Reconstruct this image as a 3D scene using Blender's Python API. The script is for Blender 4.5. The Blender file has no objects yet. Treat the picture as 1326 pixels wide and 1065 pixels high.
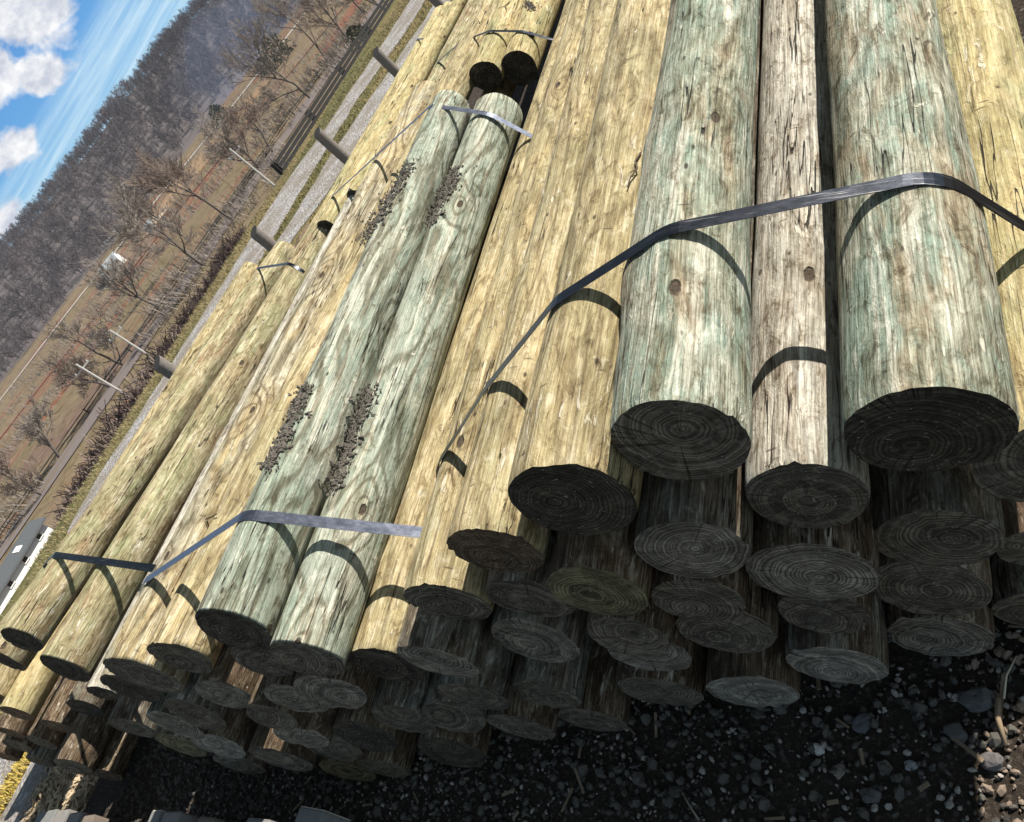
import bpy, bmesh, math, random
import numpy as np
from mathutils import Vector, Matrix, noise
from mathutils.bvhtree import BVHTree

random.seed(7)
rng = np.random.default_rng(7)
D = bpy.data
scene = bpy.context.scene
COL = scene.collection
R = math.radians

# ------------------------------------------------------------------ camera
CAM_H = 2.2
F_PX, PW, PH = 1020.0, 1326.0, 1065.0
CX, CY = PW / 2, PH / 2
_n = np.array([1.258, 1.0]); _n /= np.linalg.norm(_n)
_d = float(np.dot(np.array([-CX, 480 - CY]), _n))
_nad = _n * (F_PX * F_PX / -_d)
_Z = -np.array([_nad[0], _nad[1], F_PX]); _Z /= np.linalg.norm(_Z)
_Y = np.array([1050 - CX, 480 - 1.258 * 1050 - CY, F_PX]); _Y /= np.linalg.norm(_Y)
_X = np.cross(_Y, _Z)
CR = np.array([_X, _Y, _Z])           # world axes in camera axes (right, down, forward)
cam_d = D.cameras.new('camera'); cam = D.objects.new('camera', cam_d); COL.objects.link(cam)
rt, dn, fw = CR[:, 0], CR[:, 1], CR[:, 2]
m3 = Matrix(((rt[0], -dn[0], -fw[0]), (rt[1], -dn[1], -fw[1]), (rt[2], -dn[2], -fw[2])))
cam.matrix_world = Matrix.Translation((0, 0, CAM_H)) @ m3.to_4x4()
cam_d.sensor_width = 36; cam_d.lens = 36 * F_PX / PW
cam_d.clip_start = .02; cam_d.clip_end = 6000
scene.camera = cam
CAMP = Vector((0, 0, CAM_H))

def ray(px, py):
    return Vector(CR @ np.array([px - CX, py - CY, F_PX])).normalized()

def on_z(px, py, z):
    d = ray(px, py); return CAMP + d * ((z - CAM_H) / d.z)

def at_dist(px, py, dist):            # horizontal distance from the viewpoint
    d = ray(px, py); return CAMP + d * (dist / math.hypot(d.x, d.y))

# ------------------------------------------------------------------ helpers
def tag(o, label=None, cat=None, group=None, kind=None):
    if label: o['label'] = label
    if cat: o['category'] = cat
    if group: o['group'] = group
    if kind: o['kind'] = kind
    return o

def link(name, me, mat=None, parent=None, smooth=False):
    o = D.objects.new(name, me); COL.objects.link(o)
    if mat:
        for m in (mat if isinstance(mat, (list, tuple)) else [mat]): me.materials.append(m)
    if parent is not None: o.parent = parent
    if smooth:
        me.polygons.foreach_set('use_smooth', [True] * len(me.polygons))
    return o

def mesh_from(name, v, f):
    me = D.meshes.new(name); me.from_pydata([tuple(p) for p in v], [], f); me.update(); return me

def empty(name, loc, rz=0):
    o = D.objects.new(name, None); COL.objects.link(o); o.location = loc; o.rotation_euler = (0, 0, rz)
    o.empty_display_size = .2
    return o

class MB:
    def __init__(s): s.v = []; s.f = []; s.mi = []
    def add(s, v, f, mi=0):
        b = len(s.v); s.v += [tuple(p) for p in v]; s.f += [tuple(i + b for i in q) for q in f]; s.mi += [mi] * len(f)
    def box(s, x0, x1, y0, y1, z0, z1, M=None, mi=0):
        v = [Vector((x, y, z)) for z in (z0, z1) for y in (y0, y1) for x in (x0, x1)]
        if M: v = [M @ p for p in v]
        s.add(v, [(0, 2, 3, 1), (4, 5, 7, 6), (0, 1, 5, 4), (2, 6, 7, 3), (0, 4, 6, 2), (1, 3, 7, 5)], mi)
    def tube(s, pts, rads, n=6, cap=True, mi=0):
        pts = [Vector(p) for p in pts]; v = []; f = []
        up = None
        for i, p in enumerate(pts):
            t = (pts[min(i + 1, len(pts) - 1)] - pts[max(i - 1, 0)]).normalized()
            if up is None: up = t.orthogonal().normalized()
            up = (up - t * up.dot(t)).normalized(); b = t.cross(up)
            for k in range(n):
                a = 2 * math.pi * k / n
                v.append(p + (up * math.cos(a) + b * math.sin(a)) * rads[i])
        for i in range(len(pts) - 1):
            for k in range(n):
                k2 = (k + 1) % n
                f.append((i * n + k, i * n + k2, (i + 1) * n + k2, (i + 1) * n + k))
        if cap:
            f.append(tuple(range(n))[::-1]); f.append(tuple(range((len(pts) - 1) * n, len(pts) * n)))
        s.add(v, f, mi)
    def build(s, name, mat=None, parent=None, smooth=False):
        me = mesh_from(name, s.v, s.f)
        o = link(name, me, mat, parent, smooth)
        if any(s.mi): me.polygons.foreach_set('material_index', s.mi)
        return o

def bevel(o, w=.004, seg=2):
    m = o.modifiers.new('bevel', 'BEVEL'); m.width = w; m.segments = seg; m.limit_method = 'ANGLE'; return o

# ------------------------------------------------------------------ node helpers
class NT:
    def __init__(s, name, disp=False):
        s.m = D.materials.new(name); s.m.use_nodes = True; s.t = s.m.node_tree
        s.t.nodes.clear()
        s.out = s.t.nodes.new('ShaderNodeOutputMaterial')
        s.b = s.t.nodes.new('ShaderNodeBsdfPrincipled'); s.t.links.new(s.b.outputs[0], s.out.inputs[0])
    def n(s, typ, **k):
        q = s.t.nodes.new('ShaderNode' + typ)
        for a, b in k.items(): setattr(q, a, b)
        return q
    def set(s, sock, val):
        if isinstance(val, bpy.types.NodeSocket): s.t.links.new(val, sock)
        elif val is not None:
            if isinstance(val, (tuple, list)) and len(val) == 3 and len(sock.default_value) == 4: val = tuple(val) + (1,)
            sock.default_value = val
    def math(s, op, a, b=None, c=None, clamp=False):
        q = s.n('Math', operation=op, use_clamp=clamp)
        for i, x in enumerate((a, b, c)):
            if x is not None: s.set(q.inputs[i], x)
        return q.outputs[0]
    def vec(s, op, a, b=None):
        q = s.n('VectorMath', operation=op); s.set(q.inputs[0], a)
        if b is not None: s.set(q.inputs[1], b)
        return q.outputs['Value'] if op in ('LENGTH', 'DISTANCE', 'DOT_PRODUCT') else q.outputs[0]
    def scale(s, v, xyz): return s.vec('MULTIPLY', v, xyz)
    def noise(s, v, sc=1, det=4, rough=.5, dist=0, col=False):
        q = s.n('TexNoise'); s.set(q.inputs['Vector'], v); q.inputs['Scale'].default_value = sc
        q.inputs['Detail'].default_value = det; q.inputs['Roughness'].default_value = rough; q.inputs['Distortion'].default_value = dist
        return q.outputs['Color' if col else 'Fac']
    def voro(s, v, sc=1, out='Distance', feat='F1', rnd=1, dims='3D'):
        q = s.n('TexVoronoi', feature=feat, voronoi_dimensions=dims); s.set(q.inputs['Vector'], v); q.inputs['Scale'].default_value = sc
        q.inputs['Randomness'].default_value = rnd
        return q.outputs[out]
    def ramp(s, f, stops, interp='LINEAR'):
        q = s.n('ValToRGB'); s.set(q.inputs[0], f); r = q.color_ramp; r.interpolation = interp
        while len(r.elements) < len(stops): r.elements.new(.5)
        for e, (p, c) in zip(r.elements, stops):
            e.position = p; e.color = (c, c, c, 1) if isinstance(c, (int, float)) else tuple(c) + (1,)
        return q.outputs[0]
    def step(s, f, a, b):
        q = s.n('MapRange', clamp=True); s.set(q.inputs[0], f); q.inputs[1].default_value = a; q.inputs[2].default_value = b
        q.inputs[3].default_value = 0; q.inputs[4].default_value = 1; return q.outputs[0]
    def mix(s, f, a, b, mode='MIX'):
        q = s.n('Mix', data_type='RGBA', blend_type=mode)
        s.set(q.inputs[0], f); s.set(q.inputs[6], a); s.set(q.inputs[7], b); return q.outputs[2]
    def bump(s, h, strength=.5, dist=.01, prev=None):
        q = s.n('Bump'); q.inputs['Strength'].default_value = strength; q.inputs['Distance'].default_value = dist
        s.set(q.inputs['Height'], h)
        if prev is not None: s.set(q.inputs['Normal'], prev)
        return q.outputs[0]
    def done(s, col=None, rough=.85, normal=None, metal=None, spec=None):
        if col is not None: s.set(s.b.inputs['Base Color'], col)
        s.set(s.b.inputs['Roughness'], rough)
        if normal is not None: s.set(s.b.inputs['Normal'], normal)
        if metal is not None: s.set(s.b.inputs['Metallic'], metal)
        if spec is not None: s.b.inputs['Specular IOR Level'].default_value = spec
        return s.m
    def objco(s, mul=(37., 91., 53.)):
        tc = s.n('TexCoord').outputs['Object']; r = s.n('ObjectInfo').outputs['Random']
        q = s.n('VectorMath', operation='SCALE'); q.inputs[0].default_value = mul; s.set(q.inputs['Scale'], r)
        return tc, s.vec('ADD', tc, q.outputs[0]), r

def simple(name, col, rough=.8, metal=0, nscale=20, var=.25, bump=.2):
    t = NT(name); tc, p, r = t.objco()
    n = t.noise(p, nscale, 5, .6)
    c = t.mix(n, tuple(x * (1 - var) for x in col), tuple(min(1, x * (1 + var)) for x in col))
    return t.done(c, rough, t.bump(n, bump, .005), metal)

def wood_mat(name, base, alt, pale, figure=.5, figscale=1.0, contrast=1.0, stain=None, stain_amt=.5):
    t = NT(name); tc, p, r = t.objco()
    uvn = t.n('UVMap'); uvn.uv_map = 'wood'; uv = uvn.outputs[0]
    off = t.n('VectorMath', operation='SCALE'); off.inputs[0].default_value = (17., 43., 0.); t.set(off.inputs['Scale'], r)
    uv = t.vec('ADD', uv, off.outputs[0])
    # knots: sparse cells on the unrolled surface
    kv = t.scale(uv, (2.3, 1.15, 1.0))
    kq = t.n('TexVoronoi', feature='F1', voronoi_dimensions='2D'); t.set(kq.inputs['Vector'], kv); kq.inputs['Scale'].default_value = 1.6
    kd = kq.outputs['Distance']; kc = t.n('SeparateColor'); t.set(kc.inputs[0], kq.outputs['Color'])
    keep = t.step(kc.outputs[0], .60, .66)
    kfield = t.math('MULTIPLY', t.ramp(kd, [(0, 1), (.1, .55), (.35, 0)]), keep)
    kcore = t.math('MULTIPLY', t.step(t.math('ADD', kd, t.math('MULTIPLY', t.noise(p, 60, 2), .03)), .062, .048), keep)
    # cathedral figure from distorted growth layers
    low = t.noise(t.scale(p, (5.5 * figscale, .9 * figscale, 5.5 * figscale)), 1, 2, .45, .3)
    wob = t.noise(t.scale(p, (22, 6, 22)), 1, 3, .5)
    fld = t.math('ADD', t.math('ADD', t.math('MULTIPLY', low, 11.0), t.math('MULTIPLY', kfield, 3.2)), t.math('MULTIPLY', wob, .5))
    fig = t.math('SINE', t.math('MULTIPLY', fld, 6.2832))
    fig = t.math('ADD', t.math('MULTIPLY', fig, .5), .5)
    figs = t.ramp(fig, [(0, 0), (.08, .15), (.34, .85), (1, 1)])
    warp = t.noise(t.scale(p, (9, 4, 9)), 1, 3, .5, 0, True)
    wv = t.n('VectorMath', operation='SCALE'); t.set(wv.inputs[0], warp); wv.inputs['Scale'].default_value = .05
    pw = t.vec('ADD', p, wv.outputs[0])
    wv2 = t.n('VectorMath', operation='SCALE'); t.set(wv2.inputs[0], warp); wv2.inputs['Scale'].default_value = .018
    pf = t.vec('ADD', p, wv2.outputs[0])
    fibre = t.noise(t.scale(pf, (190, 5, 190)), 1, 5, .72)
    streak = t.noise(t.scale(pf, (34, 1.8, 34)), 1, 5, .70, .15)
    patch = t.noise(t.scale(pw, (7, 2.6, 7)), 1, 5, .65, .6)
    blot = t.noise(t.scale(pw, (26, 11, 26)), 1, 6, .72, .9)
    crin = t.noise(t.scale(pw, (60, 26, 60)), 1, 5, .7, 1.2)
    c = t.mix(t.step(patch, .42, .58), base, alt)
    c = t.mix(t.math('MULTIPLY', t.step(streak, .50, .62), .85), c, pale)
    if stain:
        st = t.noise(t.scale(t.vec('ADD', pw, (5., 9., 2.)), (11, 1.9, 11)), 1, 6, .68, .6)
        c = t.mix(t.math('MULTIPLY', t.step(st, .50, .60), stain_amt), c, stain)
        st2 = t.noise(t.scale(t.vec('ADD', pw, (1., 3., 12.)), (4, 1.2, 4)), 1, 4, .6, .4)
        c = t.mix(t.math('MULTIPLY', t.step(st2, .52, .64), .55), c, t.mix(1.0, alt, (.80, .82, .78), 'MULTIPLY'))
    c = t.mix(t.math('MULTIPLY', t.step(fibre, .56, .36), .75 * contrast), c, t.mix(1.0, c, (.36, .30, .24), 'MULTIPLY'))
    c = t.mix(t.math('MULTIPLY', t.step(fibre, .55, .72), .6 * contrast), c, t.mix(.7, c, (.90, .86, .76)))
    c = t.mix(t.math('MULTIPLY', t.step(blot, .53, .66), .9 * contrast), c, t.mix(1.0, c, (.42, .35, .27), 'MULTIPLY'))
    c = t.mix(t.math('MULTIPLY', t.step(blot, .46, .33), .55 * contrast), c, t.mix(.6, c, (.88, .85, .76)))
    c = t.mix(t.math('MULTIPLY', t.step(crin, .54, .70), .6 * contrast), c, t.mix(1.0, c, (.45, .38, .30), 'MULTIPLY'))
    c = t.mix(t.math('MULTIPLY', t.math('SUBTRACT', 1.0, figs), figure), c, t.mix(1.0, c, (.40, .34, .26), 'MULTIPLY'))
    # flakes of pale lifted wood
    flp = t.noise(t.scale(t.vec('ADD', pw, (8., 1., 4.)), (55, 10, 55)), 1, 4, .6, .6)
    flp = t.math('MULTIPLY', t.step(flp, .60, .64), t.step(t.noise(p, 5, 3), .48, .58))
    c = t.mix(t.math('MULTIPLY', flp, .5), c, (.82, .78, .69))
    # checks: thin long cracks
    cr = t.noise(t.scale(t.vec('ADD', p, (3., 7., 1.)), (30, 1.1, 30)), 1, 3, .5)
    crk = t.step(t.math('ABSOLUTE', t.math('SUBTRACT', cr, .5)), .010, .004)
    crk = t.math('MULTIPLY', crk, t.step(t.noise(t.scale(p, (6, 1.8, 6)), 1, 2), .52, .57))
    c = t.mix(t.math('MULTIPLY', crk, .9), c, (.04, .032, .025))
    c = t.mix(t.math('MULTIPLY', kfield, .30), c, t.mix(1.0, c, (.58, .42, .27), 'MULTIPLY'))
    c = t.mix(kcore, c, t.mix(t.noise(p, 90, 3), (.05, .038, .03), (.20, .155, .11)))
    # cross-grain nicks left by the peeler
    nk = t.voro(t.scale(t.vec('ADD', p, (2., 5., 7.)), (.5, 2.6, .5)), 14)
    nkk = t.math('MULTIPLY', t.step(nk, .13, .07), t.step(t.noise(p, 6, 2), .50, .56))
    c = t.mix(t.math('MULTIPLY', nkk, .6), c, (.09, .065, .045))
    fl = t.voro(t.scale(p, (1, .45, 1)), 26)
    flk = t.math('MULTIPLY', t.step(fl, .16, .10), t.step(t.noise(p, 9, 2), .54, .60))
    c = t.mix(t.math('MULTIPLY', flk, .8), c, (.06, .045, .03))
    h = t.math('ADD', t.math('MULTIPLY', fibre, .45), t.math('MULTIPLY', blot, .6))
    h = t.math('ADD', h, t.math('ADD', t.math('MULTIPLY', crin, .45), t.math('MULTIPLY', flp, .25)))
    h = t.math('ADD', h, t.math('MULTIPLY', figs, .30 * figure))
    h = t.math('SUBTRACT', h, t.math('MULTIPLY', crk, 1.4)); h = t.math('SUBTRACT', h, t.math('MULTIPLY', kcore, .8))
    gm = t.n('Gamma'); t.set(gm.inputs[0], c); gm.inputs[1].default_value = 1.34
    hs = t.n('HueSaturation'); hs.inputs['Saturation'].default_value = .87; t.set(hs.inputs['Color'], gm.outputs[0])
    c = t.mix(1.0, hs.outputs[0], (1.29, 1.28, 1.24), 'MULTIPLY')
    return t.done(c, .8, t.bump(h, 1.0, .010), spec=.25)

def end_mat(name, dark, light, ring=.0095):
    t = NT(name); tc, p, r = t.objco()
    s = t.n('SeparateXYZ'); t.set(s.inputs[0], tc)
    ang = t.math('ARCTAN2', s.outputs[0], s.outputs[2])
    ofx = t.math('MULTIPLY', t.math('SUBTRACT', r, .5), .085)
    ofz = t.math('MULTIPLY', t.math('SUBTRACT', t.math('FRACT', t.math('MULTIPLY', r, 7.3)), .5), .085)
    cmb = t.n('CombineXYZ'); t.set(cmb.inputs[0], t.math('ADD', s.outputs[0], ofx)); t.set(cmb.inputs[2], t.math('ADD', s.outputs[2], ofz))
    q = cmb.outputs[0]
    rad = t.vec('LENGTH', q)
    rad = t.math('ADD', rad, t.math('MULTIPLY', t.math('SUBTRACT', t.noise(p, 9, 3), .5), .030))
    rad = t.math('ADD', rad, t.math('MULTIPLY', t.math('SUBTRACT', t.noise(p, 55, 3), .5), .0045))
    r1 = t.n('CombineXYZ'); t.set(r1.inputs[0], t.math('MULTIPLY', rad, 42)); t.set(r1.inputs[1], t.math('MULTIPLY', r, 91))
    rad = t.math('ADD', rad, t.math('MULTIPLY', t.math('SUBTRACT', t.noise(r1.outputs[0], 1, 2), .5), .030))
    rstr = t.noise(t.vec('ADD', r1.outputs[0], (7., 3., 1.)), 1.7, 2)
    w = t.math('ADD', t.math('MULTIPLY', t.math('SINE', t.math('MULTIPLY', rad, 6.2832 / ring)), .5), .5)
    w = t.ramp(w, [(0, 0), (.18, .30), (.55, .80), (1, 1)])
    w = t.math('MULTIPLY', w, t.step(rstr, .30, .60))
    grit = t.noise(p, 260, 4, .7); big = t.noise(p, 16, 4, .6)
    saw = t.noise(t.scale(p, (14, 1, 160)), 1, 3, .6)
    c = t.mix(t.math('MULTIPLY', w, t.math('ADD', .45, t.math('MULTIPLY', grit, 1.0))), dark, light)
    c = t.mix(t.step(big, .62, .42), c, t.mix(1.0, c, (.5, .5, .5), 'MULTIPLY'))
    c = t.mix(t.math('MULTIPLY', t.step(saw, .55, .7), .35), c, light)
    av = t.n('CombineXYZ'); t.set(av.inputs[0], t.math('MULTIPLY', ang, 2.2)); t.set(av.inputs[1], r)
    cn = t.noise(av.outputs[0], 2.2, 2)
    chk = t.math('MULTIPLY', t.step(t.math('ABSOLUTE', t.math('SUBTRACT', cn, .5)), .012, .004), t.step(big, .45, .55))
    c = t.mix(t.math('MULTIPLY', chk, .8), c, (.008, .008, .007))
    blt = t.noise(p, 34, 6, .75, .6)
    c = t.mix(t.math('MULTIPLY', t.step(blt, .50, .66), .6), c, t.mix(1.0, c, (.40, .36, .30), 'MULTIPLY'))
    c = t.mix(t.math('MULTIPLY', t.step(blt, .44, .30), .5), c, light)
    c = t.mix(t.step(t.noise(p, 120, 2), .66, .72), c, (.34, .30, .24))
    h = t.math('ADD', t.math('MULTIPLY', w, .4), t.math('ADD', t.math('MULTIPLY', grit, .8), t.math('MULTIPLY', blt, .9)))
    h = t.math('SUBTRACT', h, chk)
    return t.done(c, .9, t.bump(h, .9, .006), spec=.2)

# ------------------------------------------------------------------ materials
WOOD = {
    'greengrey': wood_mat('wood_green_grey', (.45, .46, .38), (.34, .43, .37), (.70, .70, .63), .3, 1.0, 1.0, (.44, .33, .20), .55),
    'silver': wood_mat('wood_silver_grey', (.58, .57, .52), (.50, .49, .45), (.78, .76, .70), .18, 1.0, 1.0, (.46, .36, .25), .35),
    'figured': wood_mat('wood_figured_grey_green', (.44, .48, .42), (.37, .44, .38), (.66, .67, .59), .66, .85, .8, (.47, .40, .28), .3),
    'yellow': wood_mat('wood_yellow', (.56, .47, .27), (.48, .42, .25), (.69, .60, .41), .45, .9, .8, (.40, .39, .25), .4),
    'straw': wood_mat('wood_straw', (.60, .50, .27), (.50, .44, .23), (.70, .62, .40), .3, .9, .7, (.41, .43, .24), .6),
    'mossy': wood_mat('wood_moss_tan', (.46, .40, .25), (.40, .40, .24), (.60, .54, .37), .3, .9, .9, (.38, .26, .15), .6),
    'greyyellow': wood_mat('wood_grey_yellow', (.46, .43, .33), (.55, .46, .27), (.66, .62, .50), .62, .75, .85, (.36, .37, .29), .6),
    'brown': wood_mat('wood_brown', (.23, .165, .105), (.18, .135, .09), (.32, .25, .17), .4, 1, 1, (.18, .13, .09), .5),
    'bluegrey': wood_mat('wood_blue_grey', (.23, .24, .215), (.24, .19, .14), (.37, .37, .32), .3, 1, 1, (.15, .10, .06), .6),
}
ENDS = {
    'dark': end_mat('end_grain_dark', (0.105, 0.088, 0.067), (0.358, 0.309, 0.225)),
    'grey': end_mat('end_grain_grey', (0.141, 0.124, 0.097), (0.550, 0.485, 0.377)),
    'black': end_mat('end_grain_black', (0.051, 0.043, 0.032), (0.173, 0.145, 0.103)),
    'moss': end_mat('end_grain_olive', (0.109, 0.096, 0.055), (0.422, 0.366, 0.195)),
    'pale': end_mat('end_grain_pale', (0.205, 0.189, 0.152), (0.666, 0.605, 0.486)),
    'rust': end_mat('end_grain_rust', (0.102, 0.071, 0.046), (0.346, 0.240, 0.152)),
}

# ------------------------------------------------------------------ poles
POLES = {}
def make_pole(key, P0, P1, r0, r1, wood, end, label, group, seg=40, rows=60, far_shown=False):
    P0 = Vector(P0); P1 = Vector(P1); L = (P1 - P0).length
    yd = (P1 - P0).normalized(); xd = yd.cross(Vector((0, 0, 1))).normalized(); zd = xd.cross(yd)
    M = Matrix((xd, yd, zd)).transposed().to_4x4(); M.translation = P0
    sd = Vector((random.uniform(-50, 50), random.uniform(-50, 50), random.uniform(-50, 50)))
    ov = random.uniform(.0, .035); oa = random.uniform(0, math.pi)
    tiltx, tiltz = random.uniform(-.05, .05), random.uniform(-.05, .05)
    if P0.x < -2.2 and P0.y < 2: tiltx, tiltz = tiltx + .11, tiltz + .05      # the left bundles were sawn a little askew
    bumps = [(random.uniform(0, 2 * math.pi), random.uniform(.25, L), random.uniform(.004, .011)) for _ in range(int(L * 1.8))]
    # rows denser near the butt
    ts = [L * ((i / (rows - 1)) ** 1.35) for i in range(rows)]
    V = []; angs = [2 * math.pi * k / seg - math.pi / 2 for k in range(seg)]
    for i, y in enumerate(ts):
        t = y / L; rr = r0 + (r1 - r0) * t
        e = min(1, y / .6)
        bx = .024 * e * noise.noise(Vector((y * .45, 0, 0)) + sd); bz = .010 * e * noise.noise(Vector((0, y * .45, 4)) + sd)
        for a in angs:
            ca, sa = math.cos(a), math.sin(a)
            q = rr * (1 + ov * math.cos(2 * (a - oa)))
            q += rr * .05 * noise.noise(Vector((ca * 1.6, y * 1.3, sa * 1.6)) + sd)
            q += .0022 * noise.noise(Vector((ca * 7, y * 3.2, sa * 7)) + sd * 1.7)
            for (ba, by, bh) in bumps:
                dy = (y - by)
                if abs(dy) < .2:
                    da = (a - ba + math.pi) % (2 * math.pi) - math.pi
                    q += bh * math.exp(-(dy / .07) ** 2 - (da * rr / .05) ** 2)
            x, z = q * ca + bx, q * sa + bz
            yy = y
            if i == 0:
                q2 = q - .002
                x, z = q2 * ca, q2 * sa
                yy = x * tiltx + z * tiltz + .0035 * noise.noise(Vector((ca * 9, 0, sa * 9)) + sd)
                if i == 0 and noise.noise(Vector((ca * 14, 3, sa * 14)) + sd) > .45: yy += .006
            V.append((x, yy, z))
    F = []
    for i in range(rows - 1):
        for k in range(seg):
            k2 = (k + 1) % seg
            F.append((i * seg + k, (i + 1) * seg + k, (i + 1) * seg + k2, i * seg + k2))
    nb = len(V); cx = sum(v[0] for v in V[-seg:]) / seg; cz = sum(v[2] for v in V[-seg:]) / seg
    V.append((cx, L, cz))
    for k in range(seg): F.append(((rows - 1) * seg + (k + 1) % seg, (rows - 1) * seg + k, nb))
    me = mesh_from('wooden_pole', V, F)
    uvl = me.uv_layers.new(name='wood')
    rm = (r0 + r1) / 2; uv = np.zeros(len(me.loops) * 2)
    li = 0
    for i in range(rows - 1):
        for k in range(seg):
            for (ii, kk) in ((i, k), (i + 1, k), (i + 1, k + 1), (i, k + 1)):
                uv[li * 2] = 2 * math.pi * kk / seg * rm; uv[li * 2 + 1] = ts[ii]; li += 1
    uvl.data.foreach_set('uv', uv)
    o = link('wooden_pole', me, WOOD[wood], None, True)
    for pl in list(me.polygons)[-seg:]: pl.use_smooth = False
    o.matrix_world = M
    tag(o, label, 'pole', group)
    # sawn end face
    rings = 7; EV = []; EF = []
    for j in range(rings):
        f = 1 - j / rings
        for k in range(seg):
            x, y, z = V[k]
            nz = 0 if j == 0 else .0022 * noise.noise(Vector((x * 40, j, z * 40)) + sd)
            EV.append((x * f, y * f + (x * f * tiltx + z * f * tiltz) * (1 - f) + nz - (.0005 if j else 0), z * f))
    EV.append((0, 0, 0)); c = len(EV) - 1
    for j in range(rings - 1):
        for k in range(seg):
            k2 = (k + 1) % seg
            EF.append((j * seg + k, j * seg + k2, (j + 1) * seg + k2, (j + 1) * seg + k))
    for k in range(seg): EF.append(((rings - 1) * seg + k, (rings - 1) * seg + (k + 1) % seg, c))
    ce = link('cut_end', mesh_from('cut_end', EV, EF), ENDS[end], o, True)
    POLES[key] = dict(P0=P0, P1=P1, r0=r0, r1=r1, L=L, o=o)
    return o

FIT = {'R1': (-0.436, 0.969, 0.977, 0.143), 'R0': (-0.353, 1.030, 0.696, 0.111), 'M': (-0.694, 0.921, 0.934, 0.124), 'L1': (-0.791, 0.900, 1.229, 0.133), 'A2': (-0.952, 0.845, 0.948, 0.124), 'C2': (-0.808, 0.887, 0.704, 0.139), 'D1': (-0.897, 0.905, 0.479, 0.109), 'D2': (-0.973, 0.866, 0.263, 0.125), 'S1': (-0.569, 0.968, 0.616, 0.127), 'S2': (-0.679, 0.980, 0.387, 0.134), 'S3': (-0.752, 0.971, 0.146, 0.126), 'T1': (-0.465, 1.099, 0.286, 0.086), 'T2': (-0.531, 1.028, 0.120, 0.100), 'B1': (-1.080, 0.845, 0.735, 0.112), 'B2': (-1.151, 0.877, 0.510, 0.130), 'B3': (-1.257, 0.836, 0.204, 0.134), 'Y1': (-1.065, 0.844, 1.218, 0.139), 'Y2': (-1.392, 0.836, 1.130, 0.122), 'Y3': (-1.746, 0.825, 0.973, 0.129), 'U1': (-1.217, 0.791, 0.943, 0.125), 'U2': (-1.486, 0.829, 0.906, 0.126), 'U3': (-1.653, 0.816, 0.708, 0.139), 'U4': (-1.335, 0.807, 0.675, 0.113), 'U5': (-1.435, 0.860, 0.466, 0.126), 'U6': (-1.555, 0.840, 0.243, 0.134), 'V1': (-1.893, 0.792, 0.395, 0.119), 'V2': (-1.892, 0.794, 0.161, 0.121), 'V3': (-1.942, 0.738, 0.811, 0.132), 'V4': (-2.090, 0.748, 0.529, 0.126), 'V5': (-2.321, 0.733, 0.407, 0.120), 'V6': (-2.132, 0.745, 0.254, 0.130), 'V7': (-2.556, 0.717, 0.451, 0.126), 'G4': (-2.229, 0.758, 0.798, 0.133), 'V8': (-2.550, 0.681, 0.197, 0.135), 'G2': (-2.339, 0.697, 1.023, 0.123), 'G1': (-2.502, 0.725, 1.222, 0.134), 'P3': (-3.183, 0.741, 1.110, 0.129), 'Pb': (-3.474, 0.689, 1.117, 0.168), 'W1': (-2.645, 0.713, 1.025, 0.116), 'W2': (-3.297, 0.707, 0.836, 0.126), 'W3': (-2.484, 0.672, 0.824, 0.130), 'W4': (-2.734, 0.671, 0.806, 0.128), 'W5': (-2.955, 0.627, 0.764, 0.106), 'W6': (-3.561, 0.645, 0.810, 0.142), 'W7': (-3.833, 0.625, 0.772, 0.139), 'W8': (-3.902, 0.622, 0.512, 0.137), 'W9': (-4.164, 0.605, 0.584, 0.141), 'X1': (-4.060, 0.606, 0.299, 0.135), 'X2': (-3.402, 0.583, 0.431, 0.143), 'X3': (-3.041, 0.623, 0.570, 0.116), 'X4': (-3.143, 0.654, 0.355, 0.133), 'X5': (-2.830, 0.673, 0.417, 0.132), 'X6': (-3.304, 0.623, 0.152, 0.132), 'X7': (-3.062, 0.641, 0.137, 0.119), 'P2': (-4.528, 0.789, 1.158, 0.130), 'P1': (-5.135, 0.945, 1.298, 0.116), 'Pz': (-5.994, 0.960, 1.182, 0.147), 'Py': (-5.904, 0.976, 0.555, 0.112), 'Px': (-3.769, 0.684, 1.040, 0.143), 'Pw': (-4.849, 0.699, 0.608, 0.142), 'K1': (-6.991, 0.824, 0.734, 0.129), 'K2': (-7.151, 0.887, 0.923, 0.129), 'K3': (-6.741, 0.806, 0.492, 0.124), 'K4': (-6.138, 0.893, 0.545, 0.128), 'K5': (-7.844, 0.779, 0.526, 0.124), 'K6': (-7.750, 0.778, 0.288, 0.131), 'K7': (-8.041, 0.726, 0.382, 0.126), 'K8': (-8.072, 0.673, 0.143, 0.123), 'K9': (-8.283, 0.644, 0.372, 0.123), 'J1': (-6.331, 0.565, 0.375, 0.136), 'J2': (-6.358, 0.585, 0.134, 0.114)}
FIT['R0'] = (-.305, .965, .80, .12); FIT['R1'] = (-.406, .902, 1.062, .134)
FIT['Py'] = (-4.05, .67, 1.07, .077)
NEAR = 'treated poles of the near stack'; BACK = 'treated poles of the stack behind'
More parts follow.
